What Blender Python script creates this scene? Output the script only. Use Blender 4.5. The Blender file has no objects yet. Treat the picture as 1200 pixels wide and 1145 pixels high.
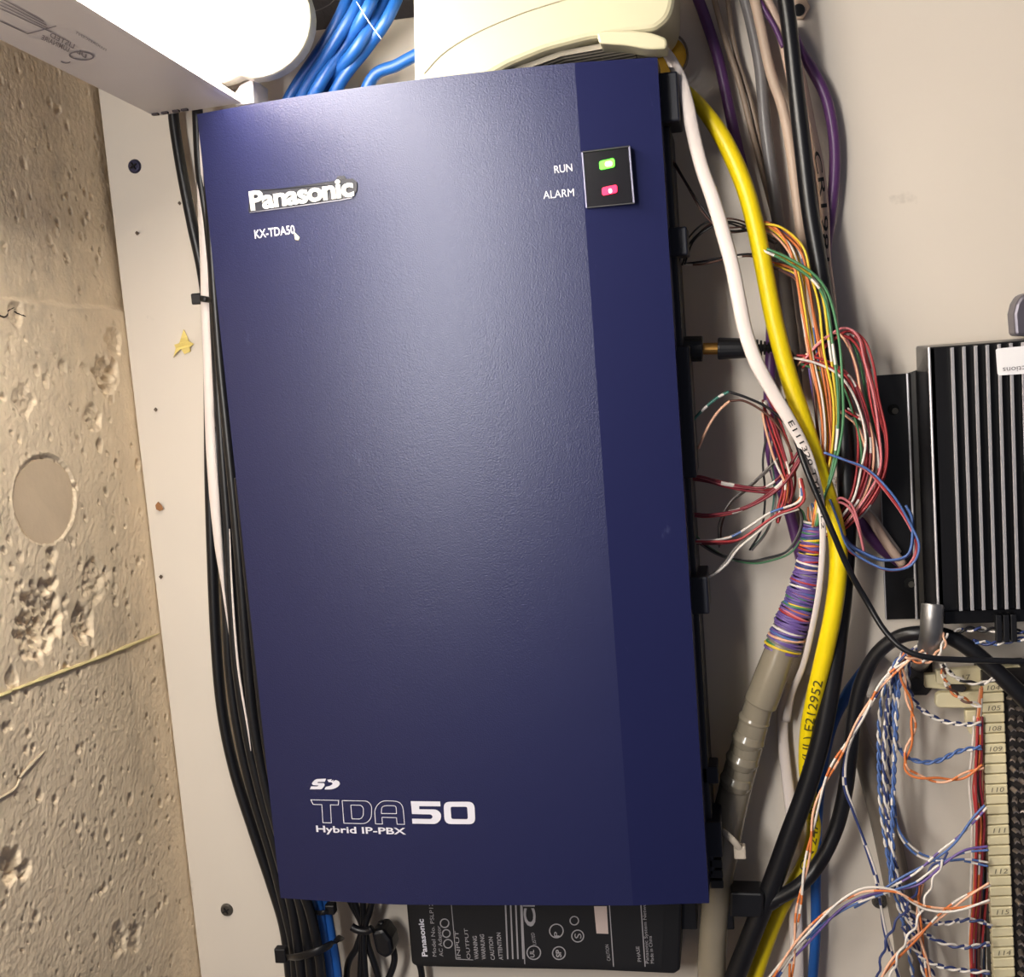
import bpy, bmesh, math, random
from mathutils import Vector, Matrix, noise
from mathutils.geometry import tessellate_polygon
random.seed(7)
C = bpy.context.scene
COL = C.collection

# ------------------------------------------------------------------ camera
F = 1380.0
D = 0.09                      # depth of the exchange box
ZB = 1.2                      # height of the box's lower edge
BW, BH = 0.30, 0.5405
RR = ((0.9802596339969333, 0.07799927250539035, 0.1816787369089285),
      (-0.05462056473123261, 0.9899677182158442, -0.13030928899719244),
      (-0.19002011436854527, 0.11781354072916427, 0.9746857574399128))
CX, CY_, CZ = 0.33507903, 0.16779276, -0.745646


def w_dir(r):
    return Vector((r[0], r[2], -r[1]))


CAM = Vector((CX, CZ - D, ZB + BH - CY_))
RIGHT, DOWN, FWD = w_dir(RR[0]), w_dir(RR[1]), w_dir(RR[2])
cd = bpy.data.cameras.new('camera')
cam = bpy.data.objects.new('camera', cd)
COL.objects.link(cam)
m3 = Matrix((RIGHT, -DOWN, -FWD)).transposed()
cam.matrix_world = Matrix.Translation(CAM) @ m3.to_4x4()
cd.sensor_fit = 'HORIZONTAL'
cd.sensor_width = 36.0
cd.lens = F / 1200.0 * 36.0
cd.clip_start = 0.01
C.camera = cam

# ------------------------------------------------------------------ light and exposure
wd = bpy.data.worlds.new('room_ambience')
C.world = wd
wd.use_nodes = True
wd.node_tree.nodes['Background'].inputs[0].default_value = (0.80, 0.82, 1.0, 1)
wd.node_tree.nodes['Background'].inputs[1].default_value = 0.035
AMB = bpy.data.lights.new('added_fill_light', 'AREA')  # unseen lamp added as fill for the lower board and cover glare
AMB.shape = 'RECTANGLE'
AMB.size, AMB.size_y = 0.08, 0.5
AMB.energy = 2.0
AMB.color = (1.0, 0.965, 0.92)
amb = bpy.data.objects.new('added_fill_light', AMB)
COL.objects.link(amb)
amb.location = (-0.03, -0.88, 1.66)
amb.rotation_euler = (Vector((0.3, 0, 1.2)) - amb.location).to_track_quat('-Z', 'Y').to_euler()
TUBE_EMIT = 9.0
C.view_settings.view_transform = 'Standard'
C.view_settings.look = 'None'
C.view_settings.gamma = 1.0
C.view_settings.exposure = 1.80
C.view_settings.use_curve_mapping = False


# ------------------------------------------------------------------ helpers
def P(px, py, Y=0.0):
    """world point seen at photo pixel (px,py) that lies at depth Y in front of the board (Y=0)"""
    d = RIGHT * ((px - 600.0) / F) + DOWN * ((py - 572.5) / F) + FWD
    t = (Y - CAM.y) / d.y
    return CAM + d * t


def mpp(p):
    return (p - CAM).dot(FWD) / F


def PX(px, py, X):
    d = RIGHT * ((px - 600.0) / F) + DOWN * ((py - 572.5) / F) + FWD
    t = (X - CAM.x) / d.x
    return CAM + d * t


def lin(c):
    return tuple((v / 255 / 12.92 if v / 255 <= 0.04045 else ((v / 255 + 0.055) / 1.055) ** 2.4) for v in c)


MATS = {}


def M(name, rgb, rough=0.5, metal=0.0, bump=None, var=0.06, vscale=40.0, emit=0.0, coat=0.0, spec=0.5, trans=0.0):
    if name in MATS:
        return MATS[name]
    m = bpy.data.materials.new(name)
    m.use_nodes = True
    nt = m.node_tree
    b = nt.nodes['Principled BSDF']
    c = lin(rgb)
    tc = nt.nodes.new('ShaderNodeTexCoord')
    nz = nt.nodes.new('ShaderNodeTexNoise')
    nz.inputs['Scale'].default_value = vscale
    nz.inputs['Detail'].default_value = 4
    nt.links.new(tc.outputs['Object'], nz.inputs['Vector'])
    mx = nt.nodes.new('ShaderNodeMix')
    mx.data_type = 'RGBA'
    mx.inputs[6].default_value = tuple(v * (1 - var) for v in c) + (1,)
    mx.inputs[7].default_value = tuple(min(1, v * (1 + var)) for v in c) + (1,)
    nt.links.new(nz.outputs['Fac'], mx.inputs[0])
    nt.links.new(mx.outputs[2], b.inputs['Base Color'])
    b.inputs['Roughness'].default_value = rough
    b.inputs['Metallic'].default_value = metal
    b.inputs['Specular IOR Level'].default_value = spec
    b.inputs['Coat Weight'].default_value = coat
    b.inputs['Transmission Weight'].default_value = trans
    if emit:
        b.inputs['Emission Color'].default_value = c + (1,)
        b.inputs['Emission Strength'].default_value = emit
    if bump:
        n2 = nt.nodes.new('ShaderNodeTexNoise')
        n2.inputs['Scale'].default_value = bump[0]
        n2.inputs['Detail'].default_value = 3
        nt.links.new(tc.outputs['Object'], n2.inputs['Vector'])
        bp = nt.nodes.new('ShaderNodeBump')
        bp.inputs['Strength'].default_value = bump[1]
        bp.inputs['Distance'].default_value = bump[2] if len(bump) > 2 else 0.0005
        nt.links.new(n2.outputs['Fac'], bp.inputs['Height'])
        nt.links.new(bp.outputs['Normal'], b.inputs['Normal'])
    MATS[name] = m
    return m


ORG = {}


def obj(name, verts, faces, mats, parent=None, origin=None, smooth=False, midx=None, label=None, cat=None, group=None, kind=None):
    verts = [Vector(v) for v in verts]
    if origin is None:
        origin = sum(verts, Vector()) / max(1, len(verts))
    me = bpy.data.meshes.new(name)
    me.from_pydata([tuple(v - origin) for v in verts], [], faces)
    if not isinstance(mats, (list, tuple)):
        mats = [mats]
    for m in mats:
        me.materials.append(m)
    if midx:
        me.polygons.foreach_set('material_index', midx)
    if smooth:
        me.polygons.foreach_set('use_smooth', [True] * len(me.polygons))
    me.validate()
    me.update()
    o = bpy.data.objects.new(name, me)
    COL.objects.link(o)
    place(o, origin, parent)
    tag(o, label, cat, group, kind)
    return o


def place(o, origin, parent=None):
    if parent is not None:
        o.parent = parent
        o.location = origin - ORG[parent.name]
    else:
        o.location = origin
    ORG[o.name] = origin.copy()


def tag(o, label=None, cat=None, group=None, kind=None):
    if label: o['label'] = label
    if cat: o['category'] = cat
    if group: o['group'] = group
    if kind: o['kind'] = kind


def empty(name, loc, label=None, cat=None, group=None):
    o = bpy.data.objects.new(name, None)
    o.empty_display_size = 0.02
    COL.objects.link(o)
    o.location = loc
    ORG[o.name] = Vector(loc)
    tag(o, label, cat, group)
    return o


def dup(src, name, origin, parent=None, label=None):
    o = src.copy()
    o.name = name
    COL.objects.link(o)
    place(o, origin, parent)
    if label: o['label'] = label
    return o


def bev(o, w, seg=2, ang=30):
    m = o.modifiers.new('bevel', 'BEVEL')
    m.width = w
    m.segments = seg
    m.limit_method = 'ANGLE'
    m.angle_limit = math.radians(ang)
    return o


def catmull(pts, seg):
    out = []
    n = len(pts)
    for i in range(n - 1):
        p1, p2 = pts[i], pts[i + 1]
        p0 = pts[i - 1] if i > 0 else p1 * 2 - p2
        p3 = pts[i + 2] if i + 2 < n else p2 * 2 - p1
        for k in range(seg):
            t = k / seg
            out.append(0.5 * ((2 * p1) + (p2 - p0) * t + (2 * p0 - 5 * p1 + 4 * p2 - p3) * t * t + (3 * p1 - p0 - 3 * p2 + p3) * t ** 3))
    out.append(pts[-1].copy())
    return out


def interp(vals, seg):
    out = []
    for i in range(len(vals) - 1):
        for k in range(seg):
            t = k / seg
            out.append(vals[i] * (1 - t) + vals[i + 1] * t)
    out.append(vals[-1])
    return out


def sweep(path, rad, n=8, flat=None, cap=True):
    """verts, faces of a tube along path; rad is a list; flat = thickness factor for ribbon cables lying towards -Y"""
    V, Fc = [], []
    N = len(path)
    prev = None
    for i, p in enumerate(path):
        t = (path[min(i + 1, N - 1)] - path[max(i - 1, 0)])
        if t.length < 1e-9:
            t = Vector((0, 0, 1))
        t.normalize()
        if prev is None or flat:
            ref = Vector((0, -1, 0))
            if abs(t.dot(ref)) > 0.95:
                ref = Vector((0, 0, 1))
            s = t.cross(ref).normalized()
            if flat and prev is not None and s.dot(prev) < 0:
                s = -s
        else:
            s = (prev - t * prev.dot(t)).normalized()
        prev = s
        u = s.cross(t)
        r = rad[i]
        for k in range(n):
            a = 2 * math.pi * k / n
            V.append(p + s * (r * math.cos(a)) + u * (r * (flat or 1.0) * math.sin(a)))
    for i in range(N - 1):
        for k in range(n):
            a, b = i * n + k, i * n + (k + 1) % n
            Fc.append((a, b, b + n, a + n))
    if cap:
        Fc.append(tuple(range(n))[::-1])
        Fc.append(tuple((N - 1) * n + k for k in range(n)))
    return V, Fc


def extend(pts):
    """carry a run on past the edge of the frame"""
    def out(p):
        return p[1] >= 1155 or p[1] <= -8 or p[0] >= 1215

    def more(a, b):
        dx, dy = b[0] - a[0], b[1] - a[1]
        k = 160.0 / max(1.0, math.hypot(dx, dy))
        return (b[0] + dx * k, b[1] + dy * k) + tuple(b[2:])
    pts = list(pts)
    a = b = 0
    if out(pts[-1]):
        pts.append(more(pts[-2], pts[-1]))
        b = 1
    if out(pts[0]):
        pts.insert(0, more(pts[1], pts[0]))
        a = 1
    return pts, a, b


def pts3(pts, Y):
    return [P(p[0], p[1], p[2] if len(p) > 2 else Y) for p in pts]


def cable(name, pts, width, mat, Y=-0.02, parent=None, label=None, cat='cable', group=None, flat=None, n=10, seg=8, bands=None, bandmat=None):
    pts, ea, eb = extend(pts)
    if isinstance(width, (list, tuple)):
        width = [width[0]] * ea + list(width) + [width[-1]] * eb
    q = pts3(pts, Y)
    ws = width if isinstance(width, (list, tuple)) else [width] * len(q)
    if len(ws) != len(q):
        ws = [ws[min(len(ws) - 1, int(i * len(ws) / len(q)))] for i in range(len(q))]
    rad = interp([w * 0.5 * mpp(p) for w, p in zip(ws, q)], seg)
    path = catmull(q, seg)
    V, Fc = sweep(path, rad, n, flat)
    mats, midx = [mat], None
    if bandmat:
        mats = [mat, bandmat]
        midx = []
        for i in range(len(path) - 1):
            midx += [1 if (i % bands[0]) < bands[1] else 0] * n
        midx += [0, 0]
    if parent is not None:
        cat = None
    o = obj(name, V, Fc, mats, parent, smooth=True, midx=midx, label=label, cat=cat, group=group)
    return o, path, rad


def box(name, lo, hi, mat, parent=None, bevel=0.0, seg=2, **kw):
    x0, y0, z0 = lo
    x1, y1, z1 = hi
    V = [(x0, y0, z0), (x1, y0, z0), (x1, y1, z0), (x0, y1, z0), (x0, y0, z1), (x1, y0, z1), (x1, y1, z1), (x0, y1, z1)]
    Fc = [(0, 3, 2, 1), (4, 5, 6, 7), (0, 1, 5, 4), (1, 2, 6, 5), (2, 3, 7, 6), (3, 0, 4, 7)]
    o = obj(name, V, Fc, mat, parent, **kw)
    if bevel:
        bev(o, bevel, seg)
    return o


def extrude(name, poly, vec, mat, parent=None, bevel=0.0, seg=2, **kw):
    n = len(poly)
    V = list(poly) + [p + vec for p in poly]
    tri = tessellate_polygon([poly])
    Fc = [tuple(t) for t in tri] + [tuple(i + n for i in reversed(t)) for t in tri]
    if bevel:
        Fc = [tuple(range(n)), tuple(reversed(range(n, 2 * n)))]
    for i in range(n):
        j = (i + 1) % n
        Fc.append((j, i, i + n, j + n))
    o = obj(name, V, Fc, mat, parent, **kw)
    fixn(o)
    if bevel:
        bev(o, bevel, seg)
    return o




def fixn(o):
    bm = bmesh.new()
    bm.from_mesh(o.data)
    bmesh.ops.recalc_face_normals(bm, faces=bm.faces)
    bm.to_mesh(o.data)
    bm.free()


def cyl(name, a, b, r, mat, parent=None, n=20, r2=None, bevel=0.0, **kw):
    r2 = r if r2 is None else r2
    V, Fc = sweep([a, b], [r, r2], n)
    o = obj(name, V, Fc, mat, parent, **kw)
    if bevel:
        bev(o, bevel, 2, 50)
    return o


def text2d(s, shear=0.0, offset=0.0, space=1.0):
    cu = bpy.data.curves.new('tmp_text', 'FONT')
    cu.body = s
    cu.size = 1.0
    cu.shear = shear
    cu.offset = offset
    cu.space_character = space
    cu.resolution_u = 3
    cu.dimensions = '2D'
    cu.fill_mode = 'FRONT'
    o = bpy.data.objects.new('tmp_text', cu)
    COL.objects.link(o)
    dg = bpy.context.evaluated_depsgraph_get()
    me = o.evaluated_get(dg).to_mesh()
    vs = [(v.co.x, v.co.y) for v in me.vertices]
    fs = [tuple(p.vertices) for p in me.polygons]
    o.evaluated_get(dg).to_mesh_clear()
    bpy.data.objects.remove(o)
    bpy.data.curves.remove(cu)
    return vs, fs


CAPH = 0.69


def flat_text(name, s, p0, p1, up, height, mat, parent, lift=Vector((0, -0.0003, 0)), surf=None, **kw):
    """text whose baseline runs from p0 to p1 (world), cap height in metres along up"""
    vs, fs = text2d(s, **kw)
    x0 = min(v[0] for v in vs)
    x1 = max(v[0] for v in vs)
    out = []
    for (a, b) in vs:
        u = (a - x0) / (x1 - x0)
        q = p0 + (p1 - p0) * u + up * (b / CAPH * height)
        if surf:
            q = surf(q)
        out.append(q + lift)
    return obj(name, out, fs, mat, parent)


def text_on_cable(s, path, rad, s0, s1, hfrac, mat, parent, flip=False, name='printed_text', flatc=False):
    """print letters along a cable's front side between arc fractions"""
    L = [0.0]
    for i in range(1, len(path)):
        L.append(L[-1] + (path[i] - path[i - 1]).length)
    vs, fs = text2d(s, offset=0.005)
    bm = bmesh.new()
    bv = [bm.verts.new((a, b, 0)) for a, b in vs]
    for f in fs:
        try:
            bm.faces.new([bv[i] for i in f])
        except ValueError:
            pass
    for _ in range(3):
        ed = [e for e in bm.edges if e.calc_length() > 0.22]
        if ed:
            bmesh.ops.subdivide_edges(bm, edges=ed, cuts=1)
            bmesh.ops.triangulate(bm, faces=bm.faces)
    bm.verts.index_update()
    vs = [(v.co.x, v.co.y) for v in bm.verts]
    fs = [tuple(v.index for v in f.verts) for f in bm.faces]
    bm.free()
    x0 = min(v[0] for v in vs)
    x1 = max(v[0] for v in vs)
    out = []
    for (a, b) in vs:
        f = (a - x0) / (x1 - x0)
        if flip:
            f = 1 - f
        d = (s0 + (s1 - s0) * f) * L[-1]
        i = 0
        while i < len(L) - 2 and L[i + 1] < d:
            i += 1
        t = (d - L[i]) / max(1e-9, L[i + 1] - L[i])
        p = path[i].lerp(path[i + 1], t)
        r = rad[i] * (1 - t) + rad[i + 1] * t
        tan = (path[i + 1] - path[i]).normalized()
        front = (CAM - p)
        front = (front - tan * front.dot(tan)).normalized()
        side = tan.cross(front).normalized()
        v = (b / CAPH - 0.5) * hfrac * 2 * (1 if not flip else -1)
        ang = -v
        if flatc:
            out.append(p + side * (-v * r) + front * (r * flatc * math.sqrt(max(0, 1 - v * v)) + 0.0004))
        else:
            out.append(p + (front * math.cos(ang) + side * math.sin(ang)) * (r * 1.03 + 0.0001))
    return obj(name, out, fs, mat, parent)


# ------------------------------------------------------------------ materials
def board_material():
    m = bpy.data.materials.new('painted_board')
    m.use_nodes = True
    nt = m.node_tree
    b = nt.nodes['Principled BSDF']
    tc = nt.nodes.new('ShaderNodeTexCoord')
    n1 = nt.nodes.new('ShaderNodeTexNoise')
    n1.inputs['Scale'].default_value = 6
    n1.inputs['Detail'].default_value = 6
    n2 = nt.nodes.new('ShaderNodeTexNoise')
    n2.inputs['Scale'].default_value = 22
    n2.inputs['Detail'].default_value = 5
    cr = nt.nodes.new('ShaderNodeValToRGB')
    cr.color_ramp.elements[0].position = 0.70
    cr.color_ramp.elements[1].position = 0.80
    mx = nt.nodes.new('ShaderNodeMix')
    mx.data_type = 'RGBA'
    mx.inputs[6].default_value = lin((208, 198, 186)) + (1,)
    mx.inputs[7].default_value = lin((218, 208, 195)) + (1,)
    m2 = nt.nodes.new('ShaderNodeMix')
    m2.data_type = 'RGBA'
    m2.inputs[7].default_value = lin((150, 142, 130)) + (1,)
    for n in (n1, n2):
        nt.links.new(tc.outputs['Object'], n.inputs['Vector'])
    nt.links.new(n1.outputs['Fac'], mx.inputs[0])
    nt.links.new(n2.outputs['Fac'], cr.inputs[0])
    nt.links.new(cr.outputs[0], m2.inputs[0])
    nt.links.new(mx.outputs[2], m2.inputs[6])
    nt.links.new(m2.outputs[2], b.inputs['Base Color'])
    b.inputs['Roughness'].default_value = 0.55
    n3 = nt.nodes.new('ShaderNodeTexNoise')
    n3.inputs['Scale'].default_value = 120
    nt.links.new(tc.outputs['Object'], n3.inputs['Vector'])
    bp = nt.nodes.new('ShaderNodeBump')
    bp.inputs['Strength'].default_value = 0.035
    bp.inputs['Distance'].default_value = 0.001
    nt.links.new(n3.outputs['Fac'], bp.inputs['Height'])
    nt.links.new(bp.outputs['Normal'], b.inputs['Normal'])
    return m


def concrete_material(name, tone=(238, 217, 186)):
    m = bpy.data.materials.new(name)
    m.use_nodes = True
    nt = m.node_tree
    b = nt.nodes['Principled BSDF']
    tc = nt.nodes.new('ShaderNodeTexCoord')
    n1 = nt.nodes.new('ShaderNodeTexNoise')
    n1.inputs['Scale'].default_value = 9
    n1.inputs['Detail'].default_value = 9
    n1.inputs['Roughness'].default_value = 0.62
    n2 = nt.nodes.new('ShaderNodeTexNoise')
    n2.inputs['Scale'].default_value = 60
    n2.inputs['Detail'].default_value = 6
    mp = nt.nodes.new('ShaderNodeMapping')
    mp.inputs['Scale'].default_value = (1, 30, 3)
    n4 = nt.nodes.new('ShaderNodeTexNoise')
    n4.inputs['Scale'].default_value = 1.5
    cr = nt.nodes.new('ShaderNodeValToRGB')
    e = cr.color_ramp.elements
    e[0].position, e[0].color = 0.30, lin([v * 0.84 for v in tone]) + (1,)
    e[1].position, e[1].color = 0.72, lin([min(255, v * 1.07) for v in tone]) + (1,)
    mid = e.new(0.5)
    mid.color = lin(tone) + (1,)
    add = nt.nodes.new('ShaderNodeMath')
    add.operation = 'MULTIPLY_ADD'
    add.inputs[1].default_value = 0.35
    for n in (n1, n2):
        nt.links.new(tc.outputs['Object'], n.inputs['Vector'])
    nt.links.new(tc.outputs['Object'], mp.inputs['Vector'])
    nt.links.new(mp.outputs[0], n4.inputs['Vector'])
    a2 = nt.nodes.new('ShaderNodeMath')
    a2.operation = 'MULTIPLY_ADD'
    a2.inputs[1].default_value = 0.25
    nt.links.new(n2.outputs['Fac'], add.inputs[0])
    sc = nt.nodes.new('ShaderNodeMath')
    sc.operation = 'MULTIPLY'
    sc.inputs[1].default_value = 0.48
    nt.links.new(n1.outputs['Fac'], sc.inputs[0])
    nt.links.new(sc.outputs[0], add.inputs[2])
    nt.links.new(n4.outputs['Fac'], a2.inputs[0])
    nt.links.new(add.outputs[0], a2.inputs[2])
    nt.links.new(a2.outputs[0], cr.inputs[0])
    nt.links.new(cr.outputs[0], b.inputs['Base Color'])
    b.inputs['Roughness'].default_value = 0.85
    n3 = nt.nodes.new('ShaderNodeTexNoise')
    n3.inputs['Scale'].default_value = 260
    n3.inputs['Detail'].default_value = 6
    nt.links.new(tc.outputs['Object'], n3.inputs['Vector'])
    bp = nt.nodes.new('ShaderNodeBump')
    bp.inputs['Strength'].default_value = 0.7
    bp.inputs['Distance'].default_value = 0.0014
    nt.links.new(n3.outputs['Fac'], bp.inputs['Height'])
    nt.links.new(bp.outputs['Normal'], b.inputs['Normal'])
    return m


def cover_material(name, rough, bump, spec=0.6, rgb=(26, 29, 68)):
    m = bpy.data.materials.new(name)
    m.use_nodes = True
    nt = m.node_tree
    b = nt.nodes['Principled BSDF']
    tc = nt.nodes.new('ShaderNodeTexCoord')
    n1 = nt.nodes.new('ShaderNodeTexNoise')
    n1.inputs['Scale'].default_value = 26
    n1.inputs['Detail'].default_value = 8
    n1.inputs['Roughness'].default_value = 0.75
    mp = nt.nodes.new('ShaderNodeMapping')
    mp.inputs['Scale'].default_value = (1.6, 1, 0.55)
    nt.links.new(tc.outputs['Object'], mp.inputs['Vector'])
    nt.links.new(mp.outputs[0], n1.inputs['Vector'])
    cr = nt.nodes.new('ShaderNodeValToRGB')
    cr.color_ramp.elements[0].position = 0.66
    cr.color_ramp.elements[0].color = (0, 0, 0, 1)
    cr.color_ramp.elements[1].position = 0.82
    cr.color_ramp.elements[1].color = (0.35, 0.35, 0.35, 1)
    nt.links.new(n1.outputs['Fac'], cr.inputs[0])
    mx = nt.nodes.new('ShaderNodeMix')
    mx.data_type = 'RGBA'
    mx.inputs[6].default_value = lin(rgb) + (1,)
    mx.inputs[7].default_value = lin((120, 125, 165)) + (1,)
    nt.links.new(cr.outputs[0], mx.inputs[0])
    nt.links.new(mx.outputs[2], b.inputs['Base Color'])
    b.inputs['Roughness'].default_value = rough
    b.inputs['Specular IOR Level'].default_value = spec
    b.inputs['Specular Tint'].default_value = (0.84, 0.88, 1.0, 1)
    n2 = nt.nodes.new('ShaderNodeTexNoise')
    n2.inputs['Scale'].default_value = 1150
    n2.inputs['Detail'].default_value = 2
    nt.links.new(tc.outputs['Object'], n2.inputs['Vector'])
    bp = nt.nodes.new('ShaderNodeBump')
    bp.inputs['Strength'].default_value = bump
    bp.inputs['Distance'].default_value = 0.0004
    nt.links.new(n2.outputs['Fac'], bp.inputs['Height'])
    nt.links.new(bp.outputs['Normal'], b.inputs['Normal'])
    return m


m_board = board_material()
m_conc = concrete_material('bare_concrete')
m_back = concrete_material('shaded_far_wall', (60, 56, 58))  # darkness of the gap above the board is put into this tone
m_cover = cover_material('blue_textured_plastic', 0.34, 0.40)
m_facet = cover_material('blue_smooth_plastic', 0.30, 0.10, 0.4)
m_body = M('dark_navy_plastic', (18, 20, 34), 0.45)
m_ink = M('white_ink', (214, 212, 222), 0.5, var=0.01)
m_black = M('black_jacket', (17, 17, 21), 0.36, var=0.2, bump=(90, 0.15))
m_blackp = M('black_plastic', (14, 14, 19), 0.42, var=0.15)
m_white = M('white_jacket', (222, 210, 204), 0.45)
m_yellow = M('yellow_jacket', (236, 208, 12), 0.40)
m_blue = M('blue_jacket', (28, 84, 158), 0.38)
m_grey = M('grey_jacket', (112, 108, 108), 0.4)
m_dgrey = M('dark_grey_jacket', (116, 107, 97), 0.5)
m_beige = M('beige_jacket', (196, 172, 152), 0.5)
m_dbeige = M('dull_beige_jacket', (150, 130, 112), 0.5)
m_pink = M('pinkish_jacket', (206, 178, 160), 0.5)
m_purple = M('purple_jacket', (92, 52, 104), 0.42)
m_cream = M('cream_plastic', (180, 174, 146), 0.38, var=0.02)
m_lampw = M('white_enamel', (200, 193, 193), 0.4, var=0.02)
m_sheath = M('grey_sheath', (142, 132, 114), 0.22, var=0.08, coat=0.3, bump=(60, 0.3, 0.002))
m_brass = M('brass', (200, 150, 80), 0.3, 1.0)
m_steel = M('galvanised_steel', (150, 148, 148), 0.42, 0.9, var=0.15, bump=(200, 0.2))
m_dsteel = M('dark_steel', (60, 58, 58), 0.5, 0.6)
m_hs = M('black_anodised', (12, 11, 13), 0.33, 0.0, coat=0.1)
m_highlight = M('painted_highlight', (188, 186, 190), 0.35, 0.5)  # pale colour painting the highlights on fin fronts and device edges
m_ivory = M('ivory_plastic', (226, 214, 176), 0.5, var=0.03)
m_rim = M('pale_rim', (120, 105, 90), 0.6)

WC = {'red': (166, 52, 56), 'dred': (120, 30, 44), 'pink': (206, 120, 126), 'orange': (210, 118, 62), 'yellow': (222, 190, 50),
      'green': (70, 124, 84), 'lgreen': (130, 176, 120), 'blue': (78, 106, 164), 'navy': (50, 62, 112), 'white': (222, 214, 206), 'grey': (120, 114, 110),
      'violet': (104, 82, 146), 'brown': (92, 60, 50), 'black': (26, 24, 28), 'teal': (60, 116, 104), 'peach': (232, 178, 146)}


def wm(c):
    return M('wire_' + c, WC[c], 0.42, var=0.05)


# ------------------------------------------------------------------ structure: board, concrete, far wall
XL = (P(113, 108).x + P(237, 1145).x) / 2
zt = P(600, 4).z
box('wall_front', (XL, 0.0, 0.2), (XL + 1.9, 0.018, zt), m_board, bevel=0.0012, kind='structure')
bpy.data.objects['wall_front']['label'] = 'pale grey-beige painted board the equipment is mounted on'

# bare concrete side wall, real relief: spalls, pits and a formwork step
ya, yb = 0.04, -0.40
zlo, zhi = P(237, 1145, 0.02).z - 0.05, PX(0, 0, XL).z + 0.08
NY, NZ = 420, 720
spall = []


def sp(px, py, rx, depth, rough=1.0):
    c = PX(px, py, XL)
    r = rx * mpp(c) * 2.2
    spall.append((c.y, c.z, r, depth, rough))


for a in ((52, 722, 20, .006, 1.6), (38, 745, 14, .005, 1.5), (98, 732, 11, .007, 1.4), (126, 440, 12, .007, 1.5), (134, 400, 8, .005, 1.2),
          (110, 490, 9, .003, 1.2), (14, 1014, 10, .008, 1.0), (30, 1020, 6, .005, 1), (20, 366, 7, .004, 1), (112, 678, 12, .003, 1.4),
          (30, 470, 9, .003, 1.4), (75, 430, 4, .003, 1), (62, 650, 5, .003, 1), (118, 522, 4, .004, 1), (140, 1102, 9, .003, 1.3),
          (160, 1100, 7, .003, 1.2), (15, 795, 6, .004, 1), (137, 705, 3, .003, 1), (40, 50, 4, .002, 1)):
    sp(*a)
rng = random.Random(3)
for i in range(1900):
    y = rng.uniform(0.0, yb)
    z = rng.uniform(zlo, zhi)
    spall.append((y, z, rng.choice((.0008, .0009, .001, .0012, .0014, .002, .003)) * rng.uniform(.8, 1.3), rng.uniform(.0014, .0034), 0.9 if rng.random() < .3 else .4))
stepz = [(PX(0, 348, XL)), (PX(135, 361, XL))]
line0, line1 = PX(0, 812, XL), PX(188, 742, XL)
oval = PX(55, 585, XL)
V = []
H = [[0.0] * (NZ + 1) for _ in range(NY + 1)]
ys = [ya + (yb - ya) * i / NY for i in range(NY + 1)]
zs = [zlo + (zhi - zlo) * k / NZ for k in range(NZ + 1)]
sl = (stepz[1].z - stepz[0].z) / (stepz[1].y - stepz[0].y)
ml = (line1.z - line0.z) / (line1.y - line0.y)
for i, y in enumerate(ys):
    for k, z in enumerate(zs):
        q = Vector((0.0, y, z))
        h = 0.0005 * noise.fractal(q * 14, 1.0, 2.0, 3) + 0.0002 * noise.noise(q * 160) + 0.00022 * noise.noise(q * 520)
        zs_ = stepz[0].z + sl * (y - stepz[0].y) + 0.0015 * noise.noise(q * 60)
        d = z - zs_
        h += -0.0034 * (1 / (1 + math.exp(-max(-50, min(50, d / 0.0005)))))
        rr = math.hypot((y - oval.y) / 0.036, (z - oval.z) / 0.030)
        h = (-0.0012 if rr < 1 else h + 0.0006 * math.exp(-((rr - 1) / 0.06) ** 2))
        H[i][k] = h
dy, dz = (ya - yb) / NY, (zhi - zlo) / NZ
for (cy, cz, r, dep, ro) in spall:
    i0, i1 = int((ya - cy - r * 1.5) / dy), int((ya - cy + r * 1.5) / dy) + 1
    k0, k1 = int((cz - r * 1.5 - zlo) / dz), int((cz + r * 1.5 - zlo) / dz) + 1
    for i in range(max(0, i0), min(NY, i1) + 1):
        for k in range(max(0, k0), min(NZ, k1) + 1):
            q = Vector((1.7, ys[i], zs[k]))
            wob = 1 + 0.45 * ro * noise.noise(q * 130)
            d = math.hypot(ys[i] - cy, zs[k] - cz) / (r * max(0.3, wob))
            if d < 1:
                g = (1 - d * d)
                H[i][k] -= dep * min(1, g * 1.8) * (0.62 + 0.9 * noise.turbulence(q * 170, 2, True) * (1 if ro > .9 else 0.2) - (.25 if ro > .9 else 0))
for i in range(NY + 1):
    for k in range(NZ + 1):
        V.append((XL - 0.001 + H[i][k], ys[i], zs[k]))
Fc = []
for i in range(NY):
    for k in range(NZ):
        a = i * (NZ + 1) + k
        Fc.append((a, a + 1, a + NZ + 2, a + NZ + 1))
o = obj('wall_left', V, Fc, m_conc, kind='structure', smooth=True)
o['label'] = 'bare pitted concrete side wall left of the board'
fixn(o)
if o.data.polygons[0].normal.x < 0:
    o.data.flip_normals()


def on_wall(px, py, lift=0.0003):
    p = PX(px, py, XL)
    i = int(min(NY, max(0, (ya - p.y) / dy)))
    k = int(min(NZ, max(0, (p.z - zlo) / dz)))
    return Vector((XL - 0.001 + H[i][k] + lift, p.y, p.z))


def wall_streak(name, pts, r, mat, lift=0.0003):
    path = [on_wall(p.x, p.y, lift) for p in catmull([Vector((x, y, 0)) for x, y in pts], 8)]
    n_ = len(path)
    V, Fc = sweep(path, [r * (0.55 + 0.6 * noise.noise(p * 300) + 0.25) * min(1, (n_ - 1 - i) / 5 + .25) for i, p in enumerate(path)], 6)
    obj(name, V, Fc, mat, w_left)


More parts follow.
